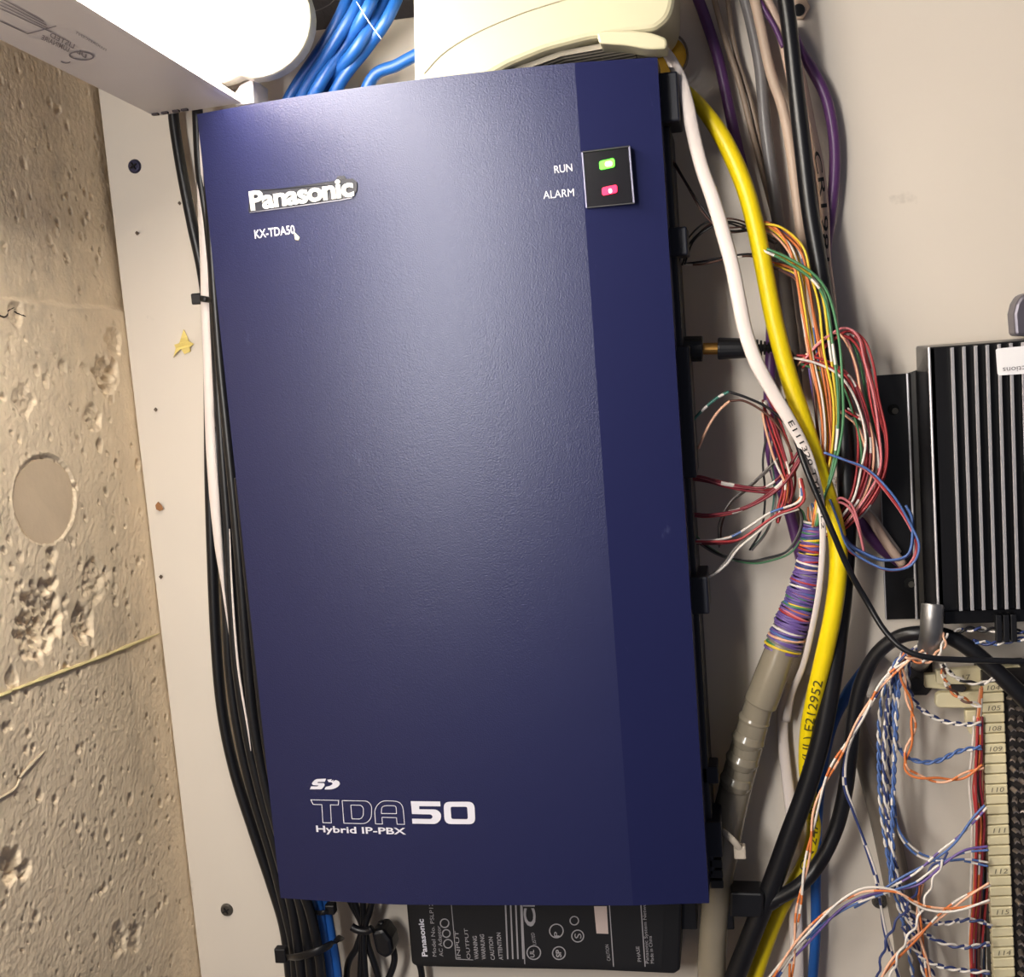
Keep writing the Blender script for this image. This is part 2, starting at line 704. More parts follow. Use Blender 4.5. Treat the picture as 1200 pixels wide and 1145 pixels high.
w_left = o
m_streak = M('pale_streak', (222, 206, 150), .8, var=.15)
m_crack = M('crack_dark', (70, 56, 42), .9)
wall_streak('pale_streak', [(-20, 824), (30, 804), (80, 785), (130, 766), (188, 742)], .0016, m_streak)
wall_streak('pale_streak', [(-10, 942), (18, 925), (28, 908), (42, 892), (54, 880)], .0011, M('pale_vein', (200, 184, 158), .8))
wall_streak('crack', [(-6, 364), (2, 370), (8, 371), (14, 365), (21, 360)], .0008, m_crack, 0)
wall_streak('crack', [(22, 362), (27, 368), (32, 371)], .0006, m_crack, 0)
c_ = on_wall(55, 588)
plug = [Vector((XL - 0.0019, c_.y, c_.z)) + Vector((0, .034 * math.cos(t) * (1 + .06 * math.sin(3 * t)), .0285 * math.sin(t))) for t in [2 * math.pi * k / 32 for k in range(32)]]
extrude('plug_patch', plug, Vector((-.003, 0, 0)), M('plug_tint', (226, 203, 172), .85, var=.10, bump=(150, .5, .001)), w_left)
box('wall_left', (XL - 0.08, -1.3, 0.2), (XL - 0.012, 0.14, 2.4), m_conc, kind='structure')
box('wall_back', (XL - 0.1, 0.12, 0.2), (XL + 1.9, 0.2, 2.6), m_back, kind='structure')

# ------------------------------------------------------------------ the exchange box
XB0 = 0.0
ZT = ZB + BH
UC = 0.835


def bulge(u):
    if u <= UC:
        t = u / UC
        return 0.0105 * (1 - (1 - min(1, t / 0.62)) ** 2) if t < 0.62 else 0.0105 - 0.0030 * ((t - 0.62) / 0.38) ** 2
    return 0.0075 * (1 - (u - UC) / (1 - UC))


def zedge(u, top):
    k = 4 * u * (1 - u)
    return (ZT + 0.0020 * k) if top else (ZB + 0.0006 * k + (0.0022 * max(0, (u - .3) / .7) if u < 1 else 0) * (1 - u) * 4)


def cover_y(x):
    return -D - bulge(max(0, min(1, x / BW)))


def on_cover(px, py):
    Y = -D
    for _ in range(5):
        p = P(px, py, Y)
        Y = cover_y(p.x)
    return P(px, py, Y)


def surf(q):
    return Vector((q.x, cover_y(q.x), q.z))


pbx = empty('telephone_exchange_box', Vector((BW / 2, 0, ZB)), 'large dark blue wall-mounted telephone exchange box with white lettering', 'telephone exchange')
us = [i / 36 * UC for i in range(37)] + [UC + 0.0005] + [UC + (1 - UC) * i / 8 for i in range(1, 9)]
V, Fc, mi = [], [], []
nz = 24
cols = len(us)
for k in range(nz + 1):
    for u in us:
        z0, z1 = zedge(u, False), zedge(u, True)
        V.append((u * BW, -D - bulge(u), z0 + (z1 - z0) * k / nz))
for k in range(nz):
    for i in range(cols - 1):
        a = k * cols + i
        Fc.append((a, a + 1, a + cols + 1, a + cols))
        mi.append(0 if us[i] < UC - 1e-6 else 1)
# turned-back lips of the cover
ring = [k * cols for k in range(nz + 1)]
edges = {'l': [k * cols for k in range(nz + 1)], 'r': [k * cols + cols - 1 for k in range(nz + 1)],
         'b': list(range(cols)), 't': [nz * cols + i for i in range(cols)]}
for e, idx in edges.items():
    base = len(V)
    for j in idx:
        x, y, z = V[j]
        V.append((x, -D + 0.032, z))
    for j in range(len(idx) - 1):
        Fc.append((idx[j], idx[j + 1], base + j + 1, base + j))
        mi.append(1)
cov = obj('front_cover', V, Fc, [m_cover, m_facet], pbx, midx=mi)
fixn(cov)
sm = cov.modifiers.new('thickness', 'SOLIDIFY')
sm.thickness = 0.002
sm.offset = -1
cov['label'] = 'dark blue textured front cover with a smooth bevelled strip'
# body behind the cover
bx = box('body', (0.012, -D + 0.030, ZB + 0.004), (BW + 0.004, -0.0005, ZT - 0.035), m_body, pbx, bevel=0.002)
for (z0, z1, dx, y0, y1) in ((ZT - 0.036, ZT - 0.006, .011, -.075, -.03), (ZT - 0.118, ZT - 0.10, .011, -.07, -.04), (ZT - 0.26, ZT - 0.175, .008, -.07, -.02),
                             (ZB + .19, ZB + .215, .011, -.07, -.03), (ZB + .07, ZB + .082, .010, -.06, -.04), (ZB + .02, ZB + .045, .010, -.065, -.03)):
    box('side_connector', (BW - 0.004, y0, z0), (BW + dx, y1, z1), m_body, pbx, bevel=0.0012)
for k in range(3):
    zc = P(836, 1005 + 12 * k, -0.05).z
    box('side_clip', (BW, -0.06, zc - 0.003), (BW + 0.009, -0.045, zc + 0.003), m_blackp, pbx, bevel=0.0008)
for px in (807, 850):
    c = P(px, 1068, -0.02)
    box('bottom_foot', (c.x - 0.006, -0.03, c.z - 0.009), (c.x + 0.006, -0.008, c.z + 0.016), m_blackp, pbx, bevel=0.001)


def cover_text(s, x0, y0, x1, y1, hpx, name='lettering', mat=None, **kw):
    a, b = on_cover(x0, y0), on_cover(x1, y1)
    up = Vector((0, 0, 1))
    d = (b - a)
    up = (up - d * up.dot(d) / d.length_squared).normalized()
    return flat_text(name, s, a, b, up, hpx * mpp(a), mat or m_ink, pbx, surf=surf, **kw)


# maker's badge: dark plate outline and raised white letters
m_badge = M('badge_backing', (26, 28, 40), 0.5)
badge = [(292, 249), (293, 226), (300, 222), (312, 222), (330, 221), (394, 212), (396, 207), (404, 206), (406, 210), (414, 209.5), (419, 214), (418.5, 224), (413, 231), (400, 234)]
poly = [on_cover(x, y) + Vector((0, -0.0002, 0)) for x, y in badge]
extrude('badge_plate', poly, Vector((0, -0.0010, 0)), m_badge, pbx)
edge = [on_cover(x, y) + Vector((0, -0.0006, 0)) for x, y in ((293, 249), (340, 243), (400, 234.5), (413, 232))]
V, Fc = sweep(edge, [0.0004] * 4, 6)
obj('badge_edge', V, Fc, M('bright_edge', (190, 190, 205), 0.3, 0.6), pbx)
bt = cover_text('Panasonic', 295, 246.5, 416, 229.2, 20.5, name='badge_lettering', mat=M('badge_white', (206, 206, 202), 0.45, var=.01), offset=0.034, space=0.94)
bt.location.y -= 0.0014
sm = bt.modifiers.new('relief', 'SOLIDIFY')
sm.thickness = 0.0006
cover_text('KX-TDA50', 299, 279.5, 346, 273.5, 9.5, offset=0.016)
cover_text('RUN', 650, 203.2, 671, 200.5, 8.6, offset=0.007)
cover_text('ALARM', 637, 233.2, 673, 229.8, 8.8, offset=0.0)
cover_text('Hybrid IP-PBX', 371, 974.6, 476, 977.6, 7.6, offset=0.02)
# paint fleck beside the model number
poly = [on_cover(x, y) + Vector((0, -0.0002, 0)) for x, y in ((345, 272), (348, 275), (351.5, 278.5), (350, 281.5), (346.5, 281), (345.6, 277))]
extrude('paint_fleck', poly, Vector((0, -0.0006, 0)), M('fleck', (222, 214, 180), 0.6), pbx)


def ccrop(X, Y):
    return on_cover(330 + X / 4.444, 880 + Y / 4.444)


def rounded(poly, rads, n=5):
    out = []
    N = len(poly)
    for i in range(N):
        p, a, b = Vector(poly[i]), Vector(poly[i - 1]), Vector(poly[(i + 1) % N])
        r = rads[i] if isinstance(rads, (list, tuple)) else rads
        if r <= 0:
            out.append(tuple(p))
            continue
        d1, d2 = (a - p), (b - p)
        r = min(r, d1.length * .49, d2.length * .49)
        p1, p2 = p + d1.normalized() * r, p + d2.normalized() * r
        for k in range(n + 1):
            t = k / n
            out.append(tuple(p1 * (1 - t) ** 2 + p * 2 * t * (1 - t) + p2 * t * t))
    return out


def fill(name, polys):
    V, Fc = [], []
    for rings in polys:
        base = len(V)
        vv = [[Vector((x, y, 0)) for x, y in r] for r in rings]
        for t in tessellate_polygon(vv):
            Fc.append(tuple(base + i for i in t))
        for r in rings:
            V += [ccrop(x, y) + Vector((0, -0.0003, 0)) for x, y in r]
    return obj(name, V, Fc, m_ink, pbx)


def outline(ring, w):
    N = len(ring)
    inner, outer = [], []
    for i in range(N):
        p, a, b = Vector(ring[i]), Vector(ring[i - 1]), Vector(ring[(i + 1) % N])
        t1 = (p - a)
        t2 = (b - p)
        if t1.length < 1e-6: t1 = t2
        if t2.length < 1e-6: t2 = t1
        n1 = Vector((-t1.y, t1.x)).normalized()
        n2 = Vector((-t2.y, t2.x)).normalized()
        m = (n1 + n2)
        m = m / max(0.3, m.length_squared) * 2 if m.length > 1e-6 else n1
        m *= 0.5
        inner.append(p + m * w)
        outer.append(p - m * w)
    return inner, outer


def outline_mesh(name, rings, w):
    V, Fc = [], []
    for r in rings:
        a, b = outline(r, w)
        base = len(V)
        N = len(r)
        for p, q in zip(a, b):
            V.append(ccrop(p.x, p.y) + Vector((0, -0.0003, 0)))
            V.append(ccrop(q.x, q.y) + Vector((0, -0.0003, 0)))
        for i in range(N):
            j = (i + 1) % N
            Fc.append((base + 2 * i, base + 2 * j, base + 2 * j + 1, base + 2 * i + 1))
    return obj(name, V, Fc, m_ink, pbx)


T_ = [(153, 254), (298, 257), (296, 281), (255, 280), (260, 374), (216, 373), (210, 279), (165, 278)]
D_o = rounded([(316, 258), (448, 260), (470, 285), (468, 350), (440, 378), (325, 376)], [2, 60, 40, 60, 60, 2])
D_i = rounded([(361, 281), (415, 282), (427, 297), (426, 338), (412, 354), (367, 353)], [2, 20, 16, 20, 20, 2])
A_o = rounded([(490, 379), (484, 300), (520, 258), (630, 262), (641, 382), (602, 381), (599, 347), (523, 345), (526, 380)], [0, 40, 50, 45, 0, 0, 2, 2, 0])
A_i = rounded([(520, 325), (522, 290), (545, 284), (597, 285), (599, 326)], [2, 14, 16, 14, 2])
outline_mesh('model_lettering', [T_], 3.4)
outline_mesh('model_lettering', [D_o, D_i], 3.4)
outline_mesh('model_lettering', [A_o, A_i], 3.4)
five = rounded([(673, 261), (826, 263), (828, 288), (717, 287), (718, 303), (808, 304), (832, 325), (830, 358), (806, 380), (682, 378), (680, 352), (778, 354), (786, 347), (786, 338), (778, 330), (680, 328)],
               [0, 0, 0, 0, 0, 22, 22, 22, 22, 0, 0, 6, 3, 3, 6, 0])
zero_o = rounded([(843, 264), (1004, 264), (1010, 381), (850, 380)], 34)
zero_i = rounded([(880, 290), (967, 290), (971, 355), (885, 354)], 10)
fill('model_lettering', [[five]])
fill('model_lettering', [[zero_o, zero_i]])
S_ = rounded([(176, 146), (232, 144), (226, 160), (190, 161), (186, 166), (222, 167), (226, 178), (212, 196), (204, 199), (148, 199), (154, 184), (188, 184), (194, 179), (162, 177), (158, 168)],
             [14, 0, 0, 3, 3, 10, 8, 10, 8, 0, 0, 3, 3, 10, 8])
D2 = rounded([(238, 150), (262, 146), (258, 156), (272, 150), (268, 160), (282, 150), (300, 158), (306, 172), (290, 190), (262, 200), (224, 200), (231, 186), (252, 182), (268, 172), (262, 163), (246, 162)],
             [0, 0, 0, 0, 0, 6, 10, 14, 20, 20, 0, 0, 14, 10, 6, 0])
fill('card_logo', [[S_], [D2]])

# status window with its two lamps
wc = [on_cover(x, y) for x, y in ((682.5, 178.5), (737.5, 171.5), (743, 238), (687.5, 243.5))]
yw = min(v.y for v in wc) - 0.0004
win = [P(x, y, yw) for x, y in ((682.5, 178.5), (737.5, 171.5), (743, 238), (687.5, 243.5))]
m_win = M('smoked_window', (20, 19, 24), 0.16)
wo = extrude('status_window', win, Vector((0, 0.006, 0)), m_win, pbx)
m_rim_glint = M('window_rim', (150, 150, 175), 0.25, 0.3)  # pale side bars carry the frame's highlight in their colour
for a, b, mm in ((0, 1, m_blackp), (1, 2, m_rim_glint), (2, 3, m_blackp), (3, 0, m_rim_glint)):
    V, Fc = sweep([win[a] + Vector((0, -.0003, 0)), win[b] + Vector((0, -.0003, 0))], [0.0006] * 2, 6)
    obj('window_rim', V, Fc, mm, pbx)


def lamp_led(cx, cy, w, h, rgb, name, em, core):
    c = P(cx, cy, yw - 0.0002)
    r = mpp(c)
    pts = rounded([(-w, -h), (w, -h), (w, h), (-w, h)], 3.0)
    poly = [c + Vector((x * r, 0, y * r + x * r * 0.11)) for x, y in pts]
    l = extrude(name, poly, Vector((0, -0.0012, 0)), M(name + '_lens', rgb, 0.3, emit=em), pbx)
    pts = rounded([(-w * core[0], -h * .55), (w * core[0], -h * .55), (w * core[0], h * .55), (-w * core[0], h * .55)], 3)
    off = Vector((core[1] * r, -0.0012, core[2] * r))
    poly = [c + off + Vector((x * r, 0, y * r)) for x, y in pts]
    k = extrude('lamp_core', poly, Vector((0, -0.0003, 0)), M(name + '_core', core[3], 0.3, emit=core[4]), l)
    l['label'] = ('lit green status lamp' if 'green' in name else 'lit red status lamp')


lamp_led(711.5, 192.5, 9.0, 5.0, (70, 225, 40), 'green_lamp', 1.6, (0.45, 2.0, 0, (225, 255, 170), 2.2))
lamp_led(714.5, 223, 9.0, 4.6, (226, 20, 60), 'red_lamp', 1.1, (0.22, 0.8, -1, (255, 170, 165), 1.6))

# ------------------------------------------------------------------ strip light on the left
AX = w_dir([RR[0][i] * ((803 - 600) / F) + RR[1][i] * ((444 - 572.5) / F) + RR[2][i] for i in range(3)]) if False else None
ax = (RIGHT * ((803 - 600) / F) + DOWN * ((444 - 572.5) / F) + FWD).normalized()
YE = -0.05
lamp = empty('strip_light', P(240, 130, YE), 'white fluorescent strip light with a glowing tube, upper left beside the concrete', 'light fixture')


def LP(px, py, back=0.0):
    return P(px, py, YE) - ax * back


LEN = 0.86
prof = [(181, 137), (282, 121.5), (238, 66), (226, 40), (222, -70), (128, -56)]
ch = extrude('channel', [LP(x, y) for x, y in prof], -ax * LEN, m_lampw, lamp, bevel=0.0015)
# turned lip along the bright edge
extrude('channel_lip', [LP(x, y) for x, y in ((278, 122.5), (275, 112), (279, 111), (284, 121))], -ax * LEN, m_lampw, lamp)
# end plate and lamp holder
extrude('end_plate', [LP(x, y, 0.001) for x, y in ((276, 124), (298, 121), (297, 92), (282, 100), (274, 112))], ax * 0.03, m_lampw, lamp, bevel=0.0006)
tc_ = LP(303, 28, 0.02)
tr = 66 * mpp(tc_)
hold = [LP(x, y, 0.0) for x, y in [(258, 96), (266, 103), (280, 99), (292, 94)] + [(302 + 70 * math.cos(a_), 28 + 70 * math.sin(a_)) for a_ in [math.radians(88 - 10 * k_) for k_ in range(33)]]]
extrude('lamp_holder', hold, -ax * 0.014, M('holder_plastic', (150, 147, 134), 0.4), lamp, bevel=0.002)
hp = [LP(x, y, 0.013) for x, y in ((212, 30), (232, 38), (266, 62), (264, 101), (230, 95), (224, 60))]
extrude('holder_cover', hp, -ax * 0.003, M('holder_plastic', (150, 147, 134), 0.4), lamp, bevel=0.001)
path = [tc_ + ax * 0.004, tc_ + ax * 0.001, tc_, tc_ - ax * 0.02, tc_ - ax * 0.80]
V, Fc = sweep(path, [tr * 0.90, tr * .97, tr, tr, tr], 40)
m_tube = M('glowing_tube', (255, 246, 232), 0.4, emit=TUBE_EMIT, var=0.0)
obj('tube', V, Fc, m_tube, lamp, smooth=True, label='glowing white tube')
# clip, slots and knock-outs on the underside
dn = (LP(181, 137) - LP(181, 127)).normalized()
for (a, b, w) in (((193, 96), (226, 114), .0012), ((208, 101), (229, 109), .0010)):
    V, Fc = sweep([LP(a[0] + 0, a[1] + 22, 0.02) + dn * .0005, LP(b[0], b[1] + 14, 0.006) + dn * .0005], [w, w], 6)
    obj('clip', V, Fc, m_lampw, lamp)
for x in (188, 199, 212, 222):
    p = LP(x, 138 - (x - 181) * .15 - 1, 0.008)
    box('slot', (p.x - .0022, p.y - .0015, p.z - .0012), (p.x + .0022, p.y + .0015, p.z + .0008), M('slot_shadow', (60, 52, 56), .8), lamp)
# printed approvals on the underside
uL, uR = LP(181, 137), LP(282, 121.5)
uD = (uR - uL)
dn = -(uD.cross(ax)).normalized()
if dn.z > 0:
    dn = -dn


def under(s, w):
    """point on the underside: s metres from the far end, w 0..1 across"""
    return uL + uD * w - ax * s + dn * 0.0004


m_print = M('grey_print', (118, 110, 116), 0.6)


def uplace(px, py):
    d = RIGHT * ((px - 600.0) / F) + DOWN * ((py - 572.5) / F) + FWD
    n = dn
    t = (uL + dn * 0.0004 - CAM).dot(n) / d.dot(n)
    return CAM + d * t


def upoly(name, polys):
    V, Fc = [], []
    for r in polys:
        b = len(V)
        V += [uplace(x, y) for x, y in r]
        Fc.append(tuple(range(b, b + len(r))))
    return obj(name, V, Fc, m_print, lamp)


def uring(cx, cy, rx, ry, w, n=20, tilt=0.0, a0=0, a1=2 * math.pi):
    out = []
    for k in range(n):
        t0, t1 = a0 + (a1 - a0) * k / n, a0 + (a1 - a0) * (k + 1) / n

        def q(t, s):
            x, y = math.cos(t) * (rx - s), math.sin(t) * (ry - s * .6)
            return (cx + x - y * tilt, cy + y + x * tilt)
        out.append([q(t0, 0), q(t1, 0), q(t1, w), q(t0, w)])
    return out


upoly('approval_mark', uring(95.5, 65.5, 15, 5.4, 2.2, tilt=0.08))
upoly('approval_mark', uring(77, 70, 7, 4.5, 1.6, 8, 0.08, 0.5, 2.6))


def utext(s, a, b, up, **kw):
    p0, p1 = uplace(*a), uplace(*b)
    pu = uplace(a[0] + up[0], a[1] + up[1]) - p0
    return flat_text('printed_text', s, p0, p1, pu.normalized(), pu.length, m_print, lamp, lift=Vector((0, 0, 0)), **kw)


utext('UL', (101, 69), (90, 62), (0.5, -5), offset=0.02)
utext('LUMINAIRE', (80, 61), (48, 46), (2, -5), offset=0.01)
utext('LISTED', (86, 57), (58, 43), (2, -5), offset=0.01)
utext('FLUORESCENT', (124, 60), (88, 39), (1, -2.4))
for l in range(4):
    y0 = 3 + l * 4.2
    upoly('print_line', [[(0, y0 - 6), (52 + l * 3, y0 + 22), (51 + l * 3, y0 + 22.6), (0, y0 - 5.2)]])
upoly('print_box', [[(0, 24), (32, 39), (32, 40.2), (0, 25.4)], [(32, 39), (66, 30), (66, 31.2), (32, 40.4)]])

# ------------------------------------------------------------------ cream device above the box
YD = -0.10
dv = empty('cream_appliance', P(640, 60, -0.05), 'cream plastic appliance with a vented underside, above the blue box', 'appliance')
prof = [(482, -70), (485, 110), (560, 97), (598, 76), (640, 59), (690, 46), (735, 40), (768, 36), (784, 24), (791, 6), (791, -70)]
pr = [P(x, y, YD) for x, y in rounded(prof, [0, 0, 0, 8, 8, 8, 8, 6, 12, 30, 0], 7)]
bo = extrude('shell', pr, Vector((0, 0.075, 0)), m_cream, dv, bevel=0.004, seg=3)
# seam on the front face
seam = catmull(pts3([(497, 86), (520, 62), (555, 40), (600, 20), (640, 6), (690, -8)], YD - 0.0002), 6)
V, Fc = sweep(seam, [0.00045] * len(seam), 5)
obj('seam', V, Fc, M('seam_shadow', (150, 144, 124), 0.8), dv)
# slats of the vent under the arch
m_vent = M('vent_grey', (150, 142, 126), 0.6)
for k in range(8):
    y = YD + 0.010 + k * 0.0075
    a, b = P(600, 77, YD), P(738, 42, YD)
    mid = P(655, 57, YD)
    for nm, (p, q) in (('slat', (a, b)),):
        poly = [Vector((p.x, y, p.z - .0022)), Vector((mid.x, y, mid.z - .0022)), Vector((q.x, y, q.z - .0022)), Vector((q.x, y, q.z + .001)), Vector((mid.x, y, mid.z + .001)), Vector((p.x, y, p.z + .001))]
        extrude('slat', poly, Vector((0, 0.0035, 0)), m_vent, dv)
pf = [P(x, y, YD - 0.006) for x, y in rounded([(699, 39), (706, 35.5), (735, 34.5), (765, 38), (782, 45), (781, 57), (760, 58), (735, 53), (702, 51)], [3, 3, 12, 12, 5, 4, 8, 12, 3], 5)]
extrude('foot', pf, Vector((0, 0.022, 0)), m_cream, dv, bevel=0.0015)

# round yellow tag behind the cable corner
tg = empty('cable_tag', P(784, 66, -0.02), 'round yellow tag with a pale rim beside the cream appliance', 'tag')
c = P(782, 66, -0.022)
r = mpp(c)
cyl('disc', c, c + Vector((0, 0.002, 0)), 22 * r, M('tag_yellow', (214, 160, 10), 0.5), tg, n=28)
V, Fc = sweep([c + Vector((math.cos(t) * 23.5 * r, -0.0005, math.sin(t) * 26 * r)) for t in [2 * math.pi * k / 28 for k in range(29)]], [1.4 * r] * 29, 6)
obj('rim', V, Fc, m_rim, tg, smooth=True)

# ------------------------------------------------------------------ fasteners and specks on the board
def screw(px, py, rp, mat, label, slot=True):
    c = P(px, py, 0)
    r = rp * mpp(c)
    s = empty('screw', c, label, 'screw')
    h = cyl('head', c, c + Vector((0, -0.0022, 0)), r, mat, s, n=20, r2=r * .8, bevel=0.0003)
    if slot:
        for a in (0.5, 0.5 + math.pi / 2):
            d = Vector((math.cos(a), 0, math.sin(a))) * r * .55
            V, Fc = sweep([c + Vector((0, -.0023, 0)) - d, c + Vector((0, -.0023, 0)) + d], [r * .14] * 2, 5)
            obj('slot', V, Fc, m_blackp, s)


m_bluescrew = M('dark_blued_steel', (52, 50, 74), 0.45, 0.5)
m_gscrew = M('tarnished_steel', (88, 84, 78), 0.45, 0.6)
screw(158, 195, 8.5, m_bluescrew, 'dark bluish screw head on the board below the strip light')
screw(266, 1066, 8, m_gscrew, 'steel screw head near the lower left edge of the board')
screw(1031, 1056, 9.5, m_gscrew, 'steel screw head beside the blue and white jumper wires')
an = empty('cable_clip', P(938, 12, 0), 'small beige cable anchor with a black hole at the top edge', 'anchor')
extrude('base', [P(x, y, -0.004) for x, y in ((925, -4), (943, -6), (950, 8), (942, 22), (926, 22))], Vector((0, 0.004, 0)), m_beige, an, bevel=0.0006)
c = P(936, 12, -0.004)
cyl('hole', c, c + Vector((0, -0.001, 0)), 7 * mpp(c), m_blackp, an)


def flake(name, pts, Y, mat, label, cat):
    V = []
    for x, y in pts:
        V.append(P(x, y, Y - random.uniform(0, 0.003)))
    poly = V
    tri = tessellate_polygon([poly])
    n = len(poly)
    VV = poly + [p + Vector((0, 0.0006, 0)) for p in poly]
    FF = [tuple(t) for t in tri] + [tuple(i + n for i in reversed(t)) for t in tri] + [((i + 1) % n, i, i + n, (i + 1) % n + n) for i in range(n)]
    o = obj(name, VV, FF, mat, label=label, cat=cat)
    fixn(o)


flake('dry_flake', [(203, 419), (206, 408), (204, 404), (210, 402), (212, 396), (215, 386), (219, 394), (221, 400), (227, 403), (222, 407), (223, 412), (216, 415), (212, 409), (207, 413)], -0.0015,
      M('pale_flake', (226, 204, 120), 0.7, var=.15), 'ragged pale yellow flake stuck on the board left of the box', 'flake')
flake('glue_blob', [(182, 592), (185, 588), (189, 592), (191, 597), (187, 599), (183, 597)], -0.001, M('brown_blob', (150, 104, 66), 0.6), 'small brown blob on the left strip of the board', 'blob')
for i, (x, y) in enumerate(((160, 273), (182, 480), (188, 676), (210, 238))):
    flake('speck', [(x - 2, y), (x, y - 2.4), (x + 2.2, y), (x + .4, y + 2.6)], -0.0006, M('dark_speck', (92, 78, 66), 0.7),
          ('dark speck above the cable tie', 'dark speck below the yellow flake', 'dark speck below the brown blob', 'dark speck by the bent black cable')[i] + ' on the left strip of the board', 'speck')

# ------------------------------------------------------------------ blue cables over the top of the board
bl = [
    ([(322, 150), (345, 105), (378, 55), (402, 12), (418, -40)], 'outermost left of the blue cables, against the lamp end'),
    ([(338, 150), (362, 98), (392, 50), (418, 8), (436, -40)], 'second from the left of the blue cables above the box'),
    ([(350, 150), (374, 100), (404, 54), (432, 8), (450, -40)], 'third from the left of the blue cables above the box'),
    ([(362, 150), (384, 100), (418, 56), (446, 12), (466, -40)], 'fourth blue cable above the box, with a bright sheen'),
    ([(376, 150), (398, 98), (430, 56), (456, 18), (480, -40)], 'rightmost of the bunched blue cables above the box'),
]
for i, (p, l) in enumerate(bl):
    ys_ = [-0.018, -0.022 - .006 * (i % 3), -0.03 - .007 * (i % 2), -0.03 - .006 * (i % 3), -0.02]
    cable('network_cable', [(a, b, y) for (a, b), y in zip(p, ys_)], 15, m_blue, label=l, group='blue cables above the box')
cable('network_cable', [(415, 150), (436, 92), (466, 76), (500, 58), (540, 40)], 15, m_blue, -0.02, label='single blue cable passing behind the cream appliance', group='blue cables above the box')
cable('fine_thread', [(335, -3), (362, 13), (385, 6), (400, -8)], 1.2, wm('grey'), -0.02, label='thin pale thread hanging in the dark gap beside the lamp', cat='thread', n=5)
cable('fine_thread', [(418, 2, -.06), (432, 25, -.062), (447, 46, -.06)], 1.2, wm('white'), -0.06, label='thin pale thread lying across the blue cables', cat='thread', n=5)

# ------------------------------------------------------------------ black and white cables along the left side
L = [
    ('coaxial_cable', [(202, 120), (205, 150), (213, 200), (225, 262), (237, 318), (243, 370), (245, 450), (246, 560), (249, 660), (253, 750), (260, 830), (274, 900), (296, 970), (318, 1035), (334, 1090), (342, 1160)], 13, m_black, -0.012,
     'outermost black cable curving down the left side of the blue box'),
    ('flat_cable', [(236, 150), (235, 200), (237, 250), (240, 310), (241, 360), (244, 440), (247, 520), (251, 580), (256, 640), (261, 685, -.034), (267, 730, -.030), (278, 800, -.024), (292, 880, -.02), (312, 960, -.02)], [9, 10, 11, 12, 12, 12, 13, 13, 10, 4, 2, 2, 2, 2], m_white, -0.036,
     'white cable running down between the board and the blue box'),
    ('coaxial_cable', [(231, 125), (235, 200), (243, 260), (249, 320), (252, 380), (256, 450), (262, 540), (268, 620), (272, 700), (278, 780), (290, 860), (306, 930), (326, 1000), (342, 1060), (350, 1110), (356, 1160)], 13, m_black, -0.034,
     'black cable directly right of the white cable, left of the box'),
    ('coaxial_cable', [(244, 190), (250, 310), (258, 420), (266, 500), (275, 590), (283, 680), (290, 770), (298, 850), (314, 930), (334, 1000), (353, 1062), (362, 1115), (367, 1160)], 13, m_black, -0.045,
     'black cable tucked against the left edge of the blue box'),
    ('coaxial_cable', [(254, 500, -.012), (257, 570, -.014), (262, 640, -.018), (266, 720), (270, 790), (280, 860), (296, 930), (316, 995), (333, 1060), (344, 1110), (348, 1160)], 12, m_black, -0.022,
     'black cable behind the other black cables left of the box'),
    ('coaxial_cable', [(280, 560), (288, 640), (296, 720), (304, 800), (314, 880), (330, 960), (350, 1030), (364, 1070), (374, 1120), (378, 1160)], 12, m_black, -0.052,
     'black cable emerging below the box beside the blue cables'),
]
for (nm, p, w, m, Y, l) in L:
    cable(nm, p, w, m, Y, label=l, group='cables down the left side', flat=0.5 if nm == 'flat_cable' else None)
cable('thin_white_cord', [(269, 620), (272, 690), (279, 780), (290, 850), (294, 880)], [1, 2.5, 3, 2.5, 1], m_white, -0.0475, label='thin pale cord among the black cables left of the box')
cable('network_cable', [(366, 1030), (373, 1060), (379, 1100), (384, 1130), (388, 1170)], 13, m_blue, -0.04, label='left of the two blue cables below the box', group='blue cables below the box')
cable('network_cable', [(374, 1030), (381, 1060), (388, 1100), (393, 1130), (398, 1170)], 13, m_blue, -0.036, label='right of the two blue cables below the box', group='blue cables below the box')


def tie(label, pts, w, Y, head, hs, mat):
    q = pts3(pts, Y)
    e = empty('cable_tie', q[0], label, 'cable tie')
    path = catmull(q, 5)
    V, Fc = sweep(path, [w * .5 * mpp(q[0])] * len(path), 8, flat=0.3)
    obj('strap', V, Fc, mat, e, smooth=True)
    c = P(head[0], head[1], head[2])
    r = mpp(c)
    h = [c + Vector((x * hs[0] * r, 0, z * hs[1] * r + x * hs[0] * r * hs[2])) for x, z in ((-1, -1), (1, -1), (1, 1), (-1, 1))]
    extrude('head', h, Vector((0, 0.007, 0)), mat, e, bevel=0.001)


tie('black cable tie around the white cable left of the box', [(232, 350, -.02), (236, 350, -.040), (243, 351, -.042), (250, 352, -.048), (256, 353, -.03)], 7, -.04, (231, 350, -0.036), (8, 6.5, 0), m_blackp)
tie('black cable tie around the cables below the box', [(330, 1121, -.03), (345, 1122, -.056), (362, 1118, -.064), (378, 1112, -.062), (394, 1103, -.05), (400, 1098, -.03)], 9, -.06, (328, 1121, -0.045), (7, 9, 0), m_blackp)
tie('small black cable tie on the blue cables below the box', [(366, 1069, -.045), (376, 1070, -.052), (384, 1068, -.05), (392, 1062, -.04)], 6, -.05, (386, 1067, -0.05), (6, 6, 0), m_blackp)

